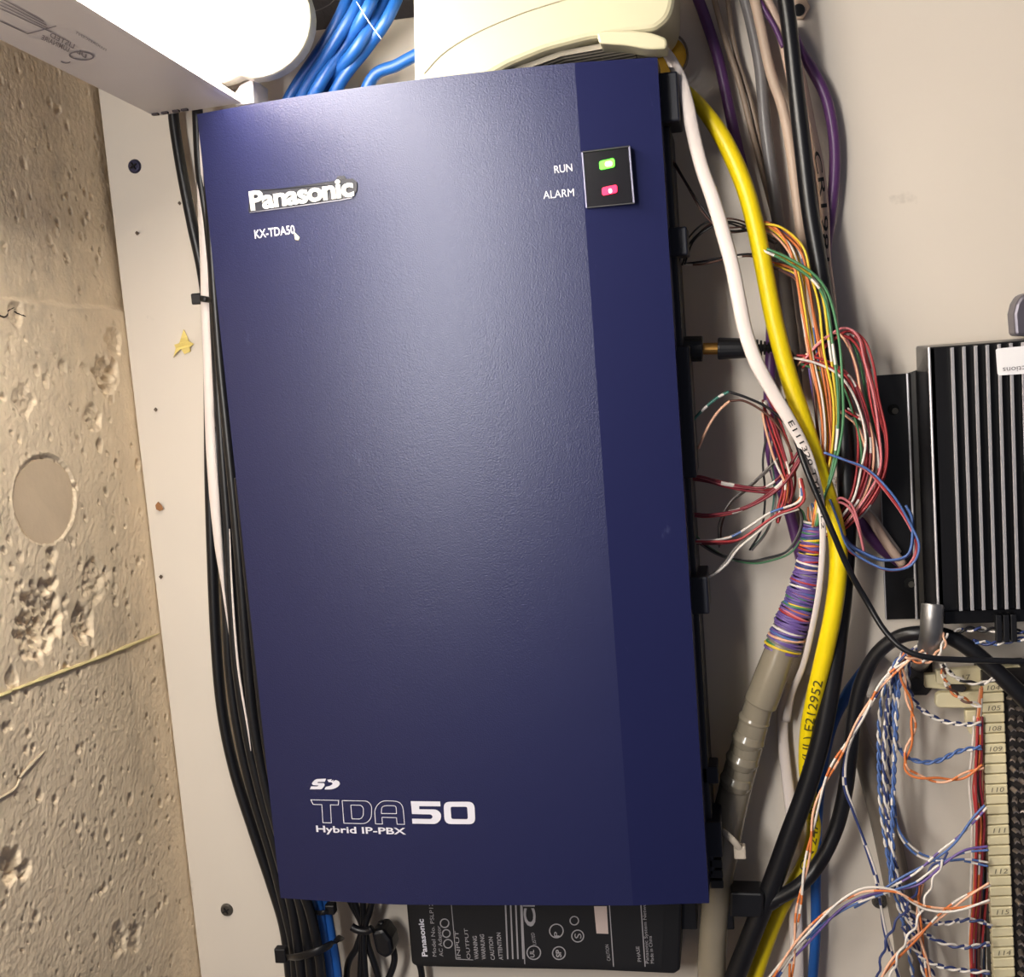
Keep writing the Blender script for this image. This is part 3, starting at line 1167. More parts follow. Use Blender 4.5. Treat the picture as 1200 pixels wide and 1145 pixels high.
# power cord folded and tied below the box
pc = empty('mains_lead', P(425, 1090, -0.02), 'black folded mains lead hanging below the blue box', 'cable')
for p in ([(402, 1040), (415, 1065), (424, 1085), (418, 1110), (408, 1130), (404, 1170)], [(424, 1040), (426, 1075), (424, 1110), (421, 1170)], [(440, 1040), (434, 1065), (428, 1085), (426, 1110), (430, 1170)],
          [(410, 1040), (420, 1070), (428, 1092), (432, 1110), (442, 1140), (448, 1170)], [(446, 1080), (456, 1100), (462, 1118), (461, 1132), (454, 1150)]):
    cable('cord', p, 8, m_black, random.uniform(-.03, -.015), parent=pc)
cable('cord_tie', [(412, 1086), (420, 1090), (430, 1091), (436, 1088)], 9, m_blackp, -.038, parent=pc)
pl = [P(x, y, -0.035) for x, y in ((434, 1092), (448, 1089), (458, 1102), (461, 1118), (452, 1125), (440, 1118))]
extrude('plug', pl, Vector((0, 0.02, 0)), m_blackp, pc, bevel=0.003)

# ------------------------------------------------------------------ power adapter below the box
YA = -0.036
ad = empty('power_adapter', P(640, 1100, -0.01), 'black power adapter with a printed label under the blue box', 'power adapter')
ap = [P(x, y, YA) for x, y in ((474, 1040), (482, 1130), (489, 1133.5), (700, 1138), (790, 1142), (797, 1138), (800, 1040))]
extrude('case', ap, Vector((0, 0.034, 0)), M('adapter_black', (12, 12, 17), 0.5), ad, bevel=0.002)
lb = [P(x, y, YA - .0003) for x, y in ((488, 1042), (493, 1126), (776, 1133), (779, 1042))]
obj('label_panel', lb, [(0, 1, 2, 3)], M('label_black', (15, 15, 20), 0.55), ad)
fixn(bpy.data.objects['label_panel'])
if bpy.data.objects['label_panel'].data.polygons[0].normal.y > 0:
    bpy.data.objects['label_panel'].data.flip_normals()
m_aink = M('label_ink', (160, 156, 160), 0.6)


def adtext(s, x0, y0, x1, y1, h, **kw):
    a, b = P(x0, y0, YA - .0006), P(x1, y1, YA - .0006)
    d = (b - a).normalized()
    up = Vector((-d.z, 0, d.x))
    return flat_text('label_text', s, a, b, up, h * mpp(a), kw.pop('mat', m_aink), ad, lift=Vector((0, 0, 0)), **kw)


adtext('Panasonic', 501, 1121, 496, 1077, 6.5, offset=0.03, mat=m_ink)
adtext('Model No. PSLP1244', 511.5, 1121, 506.5, 1050, 4.6)
adtext('AC Adaptor', 519.5, 1121, 516, 1085, 4.6)
adtext('INPUT', 540, 1123, 537, 1091, 4.4)
adtext('OUTPUT', 551.5, 1124, 548, 1088, 4.4)
adtext('WARNING', 561, 1124.5, 558.5, 1097, 4.8, offset=.015)
adtext('WARNUNG', 569.5, 1124.5, 567, 1095, 4.8, offset=.015)
adtext('CAUTION', 580, 1125, 577, 1098, 4.8, offset=.015)
adtext('ATTENTION', 589.5, 1125, 586.5, 1093, 4.8, offset=.015)
adtext('LISTED', 628.5, 1107, 626, 1093, 4)
adtext('CAUTION', 715.5, 1126, 713, 1107, 4)
adtext('PHASE', 751.5, 1127, 749, 1109, 4)
adtext('Panasonic System Networks', 760.5, 1129, 756, 1050, 4)
adtext('Made in China', 766.5, 1129, 763.5, 1097, 4)
adtext('CE', 628, 1086, 625, 1048, 13, offset=.03)
adtext('UL', 626.5, 1122, 625.5, 1113, 5, offset=.02)
adtext('SP', 658, 1122, 657, 1113, 6, offset=.03)
adtext('P', 655.5, 1098, 655, 1092, 6, offset=.01)
adtext('S', 681.5, 1100, 681, 1094, 8)


def aline(pts, w=0.9):
    path = pts3(pts, YA - .0005)
    V, Fc = [], []
    for i in range(len(path) - 1):
        a, b = path[i], path[i + 1]
        n = Vector((-(b - a).z, 0, (b - a).x)).normalized() * w * .5 * mpp(a)
        k = len(V)
        V += [a - n, b - n, b + n, a + n]
        Fc.append((k, k + 1, k + 2, k + 3))
    obj('label_line', V, Fc, m_aink, ad)


aline([(611, 1045), (615, 1130)], 1.2)
aline([(713, 1045), (719, 1133)], 1.2)
aline([(750, 1045), (756, 1133)], 1.2)
aline([(528, 1050), (534.5, 1124), (554.5, 1125)], .9)
for (x0, dx) in ((590, 3), (596, 3), (602, 4), (608, 4)):
    aline([(x0 + 2, 1052), (x0 + 5, 1124)], 1.8)
for (cx, cy, r) in ((521, 1082), (522.5, 1094), (524, 1106)) and ((521, 1082, 5), (523, 1094, 4.5), (525, 1106, 5), (625.5, 1116.5, 8), (655, 1117, 7.5), (652, 1091, 8), (677, 1097, 7), (673, 1079, 5)):
    aline([(cx + r * math.cos(t), cy + r * math.sin(t)) for t in [2 * math.pi * k / 18 for k in range(19)]], 1.4)
bc = [P(x, y, YA - .0006) for x, y in ((696, 1062), (699, 1094), (713, 1094.5), (711, 1062))]
obj('barcode_sticker', bc, [(0, 3, 2, 1)], M('sticker', (205, 186, 178), .6), ad)
cable('adapter_lead', [(491, 1128), (494, 1140), (496, 1170)], 8, m_black, -.015, parent=ad)

# ------------------------------------------------------------------ right-hand cable run, from the board outward
R = [
    ('violet_cable', [(811, -20), (826, 20), (842, 70), (855, 130), (866, 180), (880, 235), (895, 290), (904, 350), (903, 420), (901, 480), (905, 540), (925, 600), (940, 660)], 13, m_purple, -0.010, 'dark violet cable hanging leftmost behind the yellow cable'),
    ('thin_cable', [(832, -20), (848, 40), (866, 95), (880, 150), (893, 200), (906, 250), (918, 305), (926, 370), (930, 430)], 7, m_dbeige, -0.012, 'thin dull beige cable right of the dark violet cable'),
    ('thin_cable', [(850, -20), (862, 60), (880, 120), (895, 190), (907, 240)], 6, m_dbeige, -0.008, 'thin dull cable between the beige and grey cables'),
    ('grey_cable', [(868, -20), (880, 25), (891, 80), (896, 140), (903, 195), (911, 255), (920, 330), (930, 410), (935, 470)], 14, m_grey, -0.014, 'grey cable with a soft sheen at the top right'),
    ('beige_cable', [(880, -20), (891, 30), (903, 85), (918, 130), (927, 180), (934, 235), (942, 300), (952, 370), (958, 430)], 12, m_beige, -0.018, 'pale beige cable just left of the thick black cable'),
    ('beige_cable', [(888, -20), (905, 12), (916, 45), (926, 90), (938, 150), (946, 220), (952, 300)], 10, m_pink, -0.012, 'pale pinkish cable partly behind the thick black cable'),
    ('violet_cable', [(884, -10), (898, 15), (908, 32), (918, 55)], 6, m_purple, -0.016, 'short visible run of thin violet cable between two beige cables'),
    ('violet_cable', [(925, 30), (938, 60), (952, 82), (968, 115), (977, 160), (978, 205), (973, 255), (968, 300), (975, 380), (986, 480), (996, 560), (1012, 615), (1030, 640), (1056, 660)], 13, m_purple, -0.010, 'violet cable bulging out to the right of the thick black cable'),
    ('jacketed_cable', [(928, 50), (940, 95), (951, 150), (960, 195), (966, 245), (968, 300), (974, 350), (982, 430), (992, 520), (1003, 585), (1022, 610), (1040, 638), (1058, 662)], 11, m_pink, -0.015, 'pinkish cable with printed digits right of the thick black cable'),
    ('thick_cable', [(980, 560), (1000, 585), (1016, 602), (1032, 625), (1050, 650)], 15, m_white, -0.008, 'thick white cable passing behind the black finned device'),
    ('coaxial_cable', [(918, -20), (926, 40), (933, 105), (941, 175), (949, 245), (960, 310), (971, 380), (983, 450), (990, 520), (993, 600), (989, 680), (983, 740), (974, 805), (961, 870), (945, 925), (925, 980), (904, 1038), (882, 1092), (852, 1170)],
     [19, 19, 19, 20, 20, 20, 20, 21, 22, 22, 22, 22, 22, 23, 23, 24, 24, 24, 24], m_black, -0.034, 'thick black cable running the full height right of the yellow cable'),
    ('network_cable', [(1030, 765), (1008, 792), (992, 815), (975, 850), (964, 900), (958, 960), (956, 1030), (956, 1090), (951, 1170)], [14, 14, 14, 13, 12, 12, 12, 12, 12], m_blue, -0.012, 'flat blue cable behind the black cables at the bottom right'),
    ('grey_cable', [(1004, 815), (1006, 850), (1016, 893), (1030, 940), (1044, 1000), (1056, 1060), (1064, 1110), (1068, 1170)], [14, 18, 26, 30, 31, 31, 31, 31], m_dgrey, -0.009, 'thick grey cable under the blue and white jumper wires'),
    ('flat_cable', [(922, 800), (917, 850), (921, 900), (928, 960), (931, 1030), (933, 1100), (935, 1170)], [13, 13, 13, 14, 15, 16, 16], m_white, -0.008, 'lower white flat cable left of the yellow cable'),
]
RP = {}
for (nm, p, w, m, Y, l) in R:
    RP[l] = cable(nm, p, w, m, Y, label=l, flat=0.45 if nm == 'flat_cable' else None)
o, pa, ra = RP['pinkish cable with printed digits right of the thick black cable']
text_on_cable('CR1981', pa, ra, 0.20, 0.40, 0.62, M('black_print', (40, 36, 34), .6), o)
yel, ypath, yrad = cable('network_cable', [(790, 92, -.03), (806, 108, -.035), (824, 128, -.042), (845, 158, -.046), (862, 192, -.048), (875, 226, -.05), (886, 268, -.05), (896, 318, -.05), (905, 365, -.05), (915, 408, -.05), (927, 450, -.05), (942, 495, -.05), (957, 542, -.05), (972, 590, -.05),
                         (981, 630, -.05), (982, 672, -.05), (976, 720, -.046), (966, 768, -.04), (955, 815, -.034), (947, 858, -.026), (945, 900, -.018), (950, 940, -.014), (954, 968, -.013), (949, 998, -.013), (934, 1030, -.014), (914, 1066, -.014), (898, 1105, -.016), (876, 1170, -.02)],
                         [8, 14, 17, 20, 21, 21, 21, 21, 21, 21, 21, 21, 21, 21, 21, 21, 21, 21, 20, 19, 18, 17, 17, 17, 18, 18, 18, 18], m_yellow, -0.05, label='yellow network cable winding down the right of the box')
text_on_cable('CM 24AWG 75C (UL) E212952', ypath, yrad, 0.535, 0.727, 0.5, M('dark_print', (90, 80, 20), .6), yel, flip=True)
wf, wpath, wrad = cable('flat_cable', [(772, 50, -.05), (784, 66, -.06), (797, 92, -.066), (806, 125, -.068), (812, 155, -.068), (822, 195, -.07), (836, 235, -.07), (848, 275, -.07), (858, 312, -.07), (866, 352, -.07), (874, 390, -.07), (886, 424, -.07), (904, 457, -.068), (925, 492, -.066), (944, 528, -.064),
                        (957, 565, -.064), (963, 600, -.064), (964, 640, -.062), (960, 690, -.055), (952, 735, -.045), (941, 780, -.032), (928, 812, -.02), (921, 845, -.012)],
                        [8, 12, 15, 16, 16, 16, 17, 17, 17, 17, 17, 17, 16, 15, 13, 10, 8, 7, 7, 7, 7, 8, 10], m_white, -0.07, flat=0.4, label='white flat cable in front of the yellow cable', seg=8)
text_on_cable('E111320 TYPE CL2', wpath, wrad, 0.53, 0.68, 0.42, M('black_print', (40, 36, 34), .6), wf, flatc=0.4)

# ------------------------------------------------------------------ multi-pair telephone cable with its wrapped coil and fanned wires
tcab = empty('telephone_cable', P(912, 770, -0.03), 'grey telephone cable with a violet wire wrap and fanned coloured wires', 'cable')
cable('sheath', [(924, 735, -.034), (916, 758, -.034), (905, 785, -.034), (891, 822, -.032), (879, 862, -.03), (868, 900, -.028), (858, 940, -.026), (849, 985, -.026), (842, 1030, -.026), (838, 1070, -.026), (835, 1110, -.026), (833, 1170, -.026)],
      [30, 33, 34, 33, 36, 38, 38, 38, 35, 33, 33, 33], m_sheath, parent=tcab, n=18)
cable('sleeve', [(921, 745, -.034), (913, 766, -.034), (904, 790, -.034), (896, 812, -.0335), (891, 824, -.033)], [34, 36, 38, 39, 39], m_sheath, parent=tcab, n=18)
for (x_, y_, w_) in ((884, 843, 38), (877, 866, 40), (870, 890, 40), (863, 915, 40)):
    cable('sleeve_fold', [(x_ + 2.5, y_ - 7, -.031), (x_, y_, -.0305), (x_ - 2.5, y_ + 8, -.030)], [w_ - 6, w_, w_ - 6], m_sheath, parent=tcab, n=18)
ctr = catmull(pts3([(954, 612), (951, 640), (947, 668), (940, 698), (929, 728), (916, 762)], -0.034), 9)
wdt = interp([24, 26, 30, 35, 38, 40], 9)
turnc = ['white', 'teal', 'violet', 'violet', 'blue', 'violet', 'pink', 'violet', 'green', 'violet', 'violet', 'navy', 'violet', 'yellow', 'green', 'blue', 'violet', 'orange', 'violet', 'violet', 'pink', 'red', 'violet', 'yellow', 'black', 'violet', 'violet', 'violet',
         'blue', 'red', 'violet', 'white', 'violet', 'navy', 'blue', 'peach', 'violet', 'violet', 'navy', 'grey', 'green', 'yellow', 'violet', 'violet', 'red', 'violet', 'violet']
rng = random.Random(11)
for i in range(len(ctr)):
    for sub in range(2):
        if i == len(ctr) - 1 and sub: break
        c = ctr[i] if not sub else ctr[i].lerp(ctr[i + 1], .5)
        t = (ctr[min(i + 1, len(ctr) - 1)] - ctr[max(i - 1, 0)]).normalized()
        t = (t + Vector((rng.uniform(-.18, .18), 0, rng.uniform(-.06, .06)))).normalized()
        s = t.cross(Vector((0, -1, 0))).normalized()
        u = s.cross(t)
        r = wdt[i] * .5 * mpp(c) * rng.uniform(.92, 1.07)
        loop = [c + s * r * math.cos(a) + u * r * .8 * math.sin(a) for a in [2 * math.pi * k / 20 for k in range(21)]]
        V, Fc = sweep(loop, [1.55 * mpp(c)] * 21, 6, cap=False)
        obj('wrap_turn', V, Fc, wm(turnc[(i * 2 + sub) % len(turnc)] if rng.random() < .7 else 'violet'), tcab, smooth=True)


def strands(base, colors, n, spread, Y, w=3.0, sy=0.006, end=1.0, parent=None, seed=0):
    rr = random.Random(seed)
    for k in range(n):
        c = colors[k % len(colors)]
        ph = [rr.gauss(0, spread) for _ in range(2)]
        dyw = rr.uniform(-sy, sy)
        pts = []
        N = len(base)
        for i, (x, y) in enumerate(base):
            f = i / (N - 1)
            env = math.sin(math.pi * min(1, .15 + f * .85)) ** .7 if end else 1
            env = max(0.25, env)
            pts.append((x + (ph[0] + rr.gauss(0, spread * .25)) * env, y + (ph[1] + rr.gauss(0, spread * .25)) * env * .6, Y + dyw + rr.uniform(-.001, .001)))
        bm = None
        bd = None
        if rr.random() < .35 and c not in ('white', 'black'):
            bm, bd = wm('white'), (12, 3)
        elif c == 'white' and rr.random() < .6:
            bm, bd = wm(rr.choice(['orange', 'green', 'blue', 'red'])), (12, 3)
        o, _, _ = cable('wire', pts, w, wm(c), parent=parent, n=6, seg=6, bands=bd, bandmat=bm)
        o['label'] = {'dred': 'dark red', 'lgreen': 'light green'}.get(c, c) + (' wire with bands' if bm else ' wire')


strands([(885, 262), (908, 268), (930, 290), (940, 322), (946, 360), (955, 415), (966, 468), (969, 520), (962, 570), (954, 616)], ['orange', 'yellow', 'orange', 'white', 'yellow', 'blue', 'peach'], 10, 5, -.045, parent=tcab, seed=1)
strands([(893, 292), (918, 304), (948, 324), (965, 350), (973, 400), (980, 450), (980, 500), (973, 550), (962, 585), (956, 616)], ['green', 'yellow', 'lgreen'], 4, 3.5, -.050, parent=tcab, seed=2, w=3.4)
strands([(898, 310), (920, 318), (938, 332), (946, 380), (950, 430), (957, 480), (960, 540), (956, 616)], ['brown', 'yellow', 'orange', 'violet'], 4, 4, -.040, parent=tcab, seed=3)
strands([(940, 430), (960, 410), (985, 392), (1003, 402), (1012, 430), (1020, 470), (1031, 515), (1031, 555), (1014, 590), (988, 620), (968, 628)], ['red', 'pink', 'red', 'green', 'red', 'peach', 'dred'], 9, 5, -.040, parent=tcab, seed=4)
strands([(930, 420), (955, 425), (985, 440), (1002, 470), (1011, 512), (1010, 550), (1000, 585), (982, 610), (965, 625)], ['red', 'red', 'dred', 'white', 'red', 'green'], 8, 5, -.043, parent=tcab, seed=5)
strands([(985, 478), (1012, 500), (1022, 545), (1010, 580), (990, 608), (970, 625)], ['white', 'green', 'peach', 'grey'], 6, 6, -.038, parent=tcab, seed=6)
strands([(965, 530), (990, 538), (1018, 550), (1045, 580), (1066, 612), (1076, 640), (1066, 662), (1040, 667), (1012, 655), (992, 640), (982, 610), (972, 585)], ['red', 'pink', 'blue'], 3, 3, -.052, parent=tcab, seed=7)
strands([(975, 588), (985, 585), (998, 595), (1006, 620), (1012, 645)], ['pink', 'pink', 'red'], 3, 3, -.047, parent=tcab, seed=8)
strands([(978, 598), (987, 620), (996, 636), (1015, 648), (1040, 656), (1068, 648), (1070, 610), (1062, 592)], ['blue', 'navy'], 3, 2.5, -.049, parent=tcab, seed=9)
strands([(802, 558), (826, 560), (850, 566), (880, 572), (903, 572), (922, 556), (938, 530), (950, 500)], ['dred', 'red', 'dred', 'dred', 'pink'], 5, 5, -.040, parent=tcab, seed=10)
strands([(802, 602), (830, 604), (860, 600), (885, 590), (912, 572), (930, 550), (942, 530)], ['dred', 'dred', 'red'], 3, 3.5, -.044, parent=tcab, seed=12)
strands([(803, 634), (836, 634), (862, 630), (885, 618), (908, 602), (932, 592), (942, 582), (938, 560)], ['dred', 'orange', 'red', 'white'], 5, 4, -.047, parent=tcab, seed=13)
strands([(802, 615), (820, 634), (845, 650), (875, 658), (900, 655), (925, 645), (940, 620), (938, 598), (920, 592)], ['green', 'grey', 'black'], 3, 3, -.036, parent=tcab, seed=14, w=2.6)
strands([(806, 682), (832, 674), (850, 660), (864, 642), (885, 625), (910, 604), (936, 596)], ['white', 'grey', 'white'], 3, 2.5, -.050, parent=tcab, seed=15)
strands([(846, 640), (846, 615), (858, 590), (880, 570), (900, 552), (915, 535)], ['grey', 'grey', 'brown'], 3, 5, -.030, parent=tcab, seed=16, w=2.2)
strands([(905, 500), (901, 540), (905, 580), (898, 620), (880, 645)], ['black', 'teal', 'grey'], 3, 4, -.028, parent=tcab, seed=17, w=2.6)
strands([(895, 470), (905, 500), (918, 540), (926, 570), (924, 590)], ['red', 'dred', 'red', 'dred', 'red', 'peach'], 7, 7, -.040, parent=tcab, seed=18)
strands([(922, 560), (921, 580), (916, 595), (912, 612)], ['red', 'orange', 'red', 'orange'], 5, 5, -.043, parent=tcab, seed=19)
strands([(950, 590), (953, 600), (955, 618)], ['yellow', 'orange', 'white', 'peach'], 4, 5, -.036, parent=tcab, seed=20, w=2.4)
strands([(788, 190), (800, 212), (820, 245), (845, 268), (875, 268), (905, 262)], ['brown', 'black', 'brown'], 3, 4, -.045, parent=tcab, seed=21, w=2.2)
strands([(800, 310), (812, 282), (835, 262), (860, 262), (890, 275), (910, 285)], ['black', 'brown', 'black'], 4, 6, -.040, parent=tcab, seed=22, w=2.2)
strands([(798, 310), (820, 308), (850, 302), (880, 300), (905, 315)], ['black', 'brown'], 2, 3, -.038, parent=tcab, seed=23, w=2.4)
cable('wire', [(806, 500), (820, 484), (838, 468), (854, 459)], 3.6, wm('teal'), -.055, parent=tcab, n=6, label='loose teal and white wire end', bands=(9, 3), bandmat=wm('white'))
cable('wire', [(818, 526), (830, 500), (842, 482), (855, 470)], 3.2, wm('peach'), -.055, parent=tcab, n=6, label='loose peach wire end')
cable('wire', [(854, 459), (875, 466), (900, 478), (920, 496), (936, 520)], 3.2, wm('black'), -.055, parent=tcab, n=6)
cable('wire', [(855, 470), (872, 470), (894, 482), (912, 500), (928, 530)], 2.8, wm('brown'), -.052, parent=tcab, n=6)

# white tie round the grey telephone cable
tie('translucent white cable tie around the grey telephone cable', [(836, 972, -.03), (846, 974, -.048), (858, 984, -.052), (866, 994, -.05), (868, 1004, -.045)], 8, -.05, (867, 1000, -0.05), (7, 8, 0), M('tie_white', (204, 190, 172), .45))

# thin black cable crossing in front
cable('thin_cable', [(918, 470, -.05), (930, 505, -.055), (943, 545, -.07), (958, 582, -.074), (975, 622, -.075), (995, 668, -.072), (1016, 705, -.07), (1036, 738, -.075), (1058, 760, -.08), (1085, 770, -.082), (1120, 773, -.08), (1160, 774, -.078), (1230, 776, -.076)], 7, m_black,
      label='thin black cable crossing in front of the yellow cable to the right edge', seg=8)

# power plug entering the box
dp = empty('barrel_plug', P(850, 409, -0.04), 'black barrel plug with a brass tip in the side of the blue box', 'plug')
yp = -0.042
a = lambda x, y=409: P(x, y + (x - 800) * -0.012, yp)
cyl('socket', a(792), a(824), 15 * mpp(a(824)), m_blackp, dp, n=20, bevel=.001)
cyl('brass_tip', a(822), a(842), 7 * mpp(a(824)), m_brass, dp, n=18)
cyl('plug_body', a(841), a(884), 13 * mpp(a(824)), m_blackp, dp, n=20, r2=11 * mpp(a(824)), bevel=.001)
for k in range(4):
    cyl('strain_ring', a(886 + k * 4.5), a(888.5 + k * 4.5), (10 - k) * mpp(a(824)), m_blackp, dp, n=16)
cable('lead', [(880, 408), (905, 408), (922, 412), (930, 424), (930, 445), (922, 480)], 9, m_black, yp, parent=dp)

# black loop cable with its connector hood
lc = empty('loop_cable', P(880, 1060, -0.03), 'thick black cable looping from a connector up over the steel hook', 'cable')
cable('jacket', [(885, 1062, -.034), (912, 1052, -.036), (940, 1035, -.038), (962, 1008, -.036), (980, 970, -.034), (990, 930, -.034), (996, 885, -.034), (1001, 840, -.034), (1010, 800, -.036), (1026, 768, -.04), (1050, 748, -.045), (1075, 742, -.05), (1104, 744, -.05), (1130, 756, -.052), (1160, 780, -.055), (1190, 808, -.058), (1230, 850, -.06)],
      [17, 17, 18, 18, 18, 18, 18, 18, 18, 17, 17, 17, 18, 19, 20, 21, 21], m_black, parent=lc)
hd = [P(x, y, -0.044) for x, y in ((856, 1046), (893, 1047), (896, 1052), (894, 1073), (890, 1076), (855, 1075))]
extrude('connector_hood', hd, Vector((0, .02, 0)), m_blackp, lc, bevel=.002)
cable('boot', [(892, 1062), (904, 1057), (916, 1050)], [20, 19, 17], m_blackp, -.035, parent=lc)

# steel hook holding the loop
hk = empty('steel_hook', P(1085, 780, 0), 'bent grey steel hook with a slotted foot beside the finned device', 'hook')
cable('rod', [(1093, 708, -.062), (1092, 725, -.064), (1091, 745, -.062), (1088, 758, -.052), (1082, 768, -.035), (1078, 774, -.012), (1078, 776, 0)], [26, 26, 26, 26, 24, 22, 22], m_steel, parent=hk, n=20)
c = P(1093, 707.5, -.062)
ft = [P(x, y, -.003) for x, y in ((1064, 765), (1092, 765), (1094, 805), (1086, 815), (1070, 815), (1064, 805))]
extrude('foot_plate', ft, Vector((0, .003, 0)), m_dsteel, hk, bevel=.0006)
c = P(1073, 802, -.003)
cyl('screw_hole', c, c + Vector((0, -.0015, 0)), 8 * mpp(c), m_blackp, hk)

# ------------------------------------------------------------------ finned black device
hs = empty('finned_device', P(1120, 725, -0.01), 'black finned metal device with a mounting flange at the right edge', 'electronic device')
zt_, zb_ = P(1030, 440, -.004).z, P(1052, 726, -.004).z
xl = P(1026, 440, -.004).x
xr1 = P(1062, 437, -.004).x
fp = box('flange', (xl, -.004, zb_), (xr1 + .002, -.0005, zt_), m_hs, hs, bevel=.0006)
for (px, py) in ((1047, 480), (1066, 683)):
    c = P(px, py, -.0045)
    cyl('flange_hole', c, c + Vector((0, -.0006, 0)), 6.5 * mpp(c), M('hole_black', (4, 4, 5), .9), hs)
    cyl('flange_screw', c + Vector((.001, -.0004, -.001)), c + Vector((.001, -.0012, -.001)), 3.6 * mpp(c), m_gscrew, hs)
YF = -0.055
zt2, zb2 = P(1088, 407, YF).z, P(1118, 716, YF).z
xb = P(1088, 407, YF).x
X2 = xb + 0.16
# sloping side web between flange and body
web = [Vector((xr1, -.004, zt_)), Vector((xr1 + .0025, -.0062, zt_)), Vector((xr1 + .006, -.008, zt_ + .002)), Vector((xb, YF, zt2)), Vector((xb + .004, YF, zt2)), Vector((xb + .004, -.001, zt_)), Vector((xr1, -.001, zt_))]
bot = [Vector((v.x, v.y, zb_ if v.y > -.02 else zb2)) for v in web]
n = len(web)
VV = web + bot
FF = [tuple(range(n)), tuple(reversed(range(n, 2 * n)))] + [((i + 1) % n, i, i + n, (i + 1) % n + n) for i in range(n)]
o = obj('side_web', VV, FF, m_hs, hs)
fixn(o)
bev(o, .0006)
bd = box('body', (xb, YF, zb2), (X2, -.002, zt2), m_hs, hs, bevel=.0012)
cyl('edge_highlight', Vector((xb + .0004, YF + .0004, zb2)), Vector((xb + .0004, YF + .0004, zt2)), .0009, m_highlight, hs, n=8)  # thin pale rods standing in for highlights along the edges
cyl('edge_highlight', Vector((xr1 + .0006, -.0046, zb_)), Vector((xr1 + .0006, -.0046, zt_)), .0009, m_highlight, hs, n=8)
cyl('edge_highlight', Vector((xl + .0004, -.004, zb_)), Vector((xl + .0004, -.004, zt_)), .0005, m_highlight, hs, n=8)
x0 = P(1116, 404, YF - .006).x
x1 = P(1171, 399, YF - .006).x
pitch = (x1 - x0) / 4
first = None
for k in range(17):
    x = x0 + pitch * k
    if x > X2 - .004: break
    if first is None:
        first = box('fin', (x - .0012, YF - .006, zb2 + .001), (x + .0012, YF + .001, zt2 - .001), [m_hs, m_highlight], hs, midx=[0, 0, 1, 0, 0, 0])
        bev(first, .0004, 1)
        fo = ORG[first.name].copy()
    else:
        dup(first, 'fin', fo + Vector((pitch * k, 0, 0)), hs)
# sticker with upside-down print
ys_ = YF - .0066
st = [P(x, y, ys_) for x, y in ((1167, 410), (1169, 408.5), (1215, 404), (1218, 437), (1171, 440), (1169, 438))]
extrude('sticker', st, Vector((0, .0004, 0)), M('sticker_white', (236, 234, 236), .45), hs)
a0, b0 = P(1207, 428, ys_ - .0004), P(1175, 431, ys_ - .0004)
dd = (b0 - a0).normalized()
flat_text('sticker_text', 'uctions', a0, b0, Vector((-dd.z, 0, dd.x)), 6.0 * mpp(a0), M('sticker_ink', (110, 106, 112), .6), hs, lift=Vector((0, 0, 0)))
# grey stub standing on top
gs = [P(x, y, -.03) for x, y in ((1190, 394), (1188, 368), (1191, 356), (1197, 346), (1215, 340), (1215, 394))]
extrude('grey_stub', gs, Vector((0, .02, 0)), M('stub_grey', (96, 92, 102), .35, .4), hs, bevel=.002)
# under the device: bracket, clip
box('lower_bracket', (xb + .004, -.05, zb2 - .010), (X2, -.006, zb2 - .0005), m_hs, hs, bevel=.001)
cx = P(1178, 735, -.052)
for dx in (-.0045, 0, .0045):
    box('clip_rib', (cx.x + dx - .0018, -.056, cx.z - .009), (cx.x + dx + .0018, -.05, cx.z + .009), m_blackp, hs, bevel=.0005)


# ------------------------------------------------------------------ jumper wires (twisted pairs)
def pair(pts, cols, label, Y=-.035, w=3.0, twist=26.0, amp=1.7, cat='wire', group='jumper wires on the right'):
    q = pts3(extend(pts)[0], Y)
    path = catmull(q, 14)
    e = empty('jumper_wire', q[0], label, cat, group)
    L = 0.0
    offs = []
    for i in range(len(path)):
        if i: L += (path[i] - path[i - 1]).length
        offs.append(L)
    for s, c in enumerate(cols):
        V = []
        for i, p in enumerate(path):
            t = (path[min(i + 1, len(path) - 1)] - path[max(i - 1, 0)]).normalized()
            sd = t.cross(Vector((0, -1, 0)))
            if sd.length < 1e-4: sd = Vector((1, 0, 0))
            sd.normalize()
            up = sd.cross(t)
            ang = offs[i] / (twist * mpp(p)) * 2 * math.pi + s * math.pi
            r = amp * mpp(p)
            V.append(p + sd * r * math.cos(ang) + up * r * math.sin(ang))
        base, band = (c if isinstance(c, tuple) else (c, None))
        v, f = sweep(V, [w * .5 * mpp(p) for p in V], 6)
        mi = None
        ms = [wm(base)]
        if band:
            ms.append(wm(band))
            mi = []
            for i in range(len(path) - 1):
                mi += [1 if random.Random((i // 4) * 31 + int(L * 1e5)).random() < .34 else 0] * 6
            mi += [0, 0]
        obj('strand', v, f, ms, e, smooth=True, midx=mi, label={'navy': 'dark blue'}.get(base, base) + ' strand' + (' with ' + {'navy': 'dark blue'}.get(band, band) + ' bands' if band else ''))
    return e


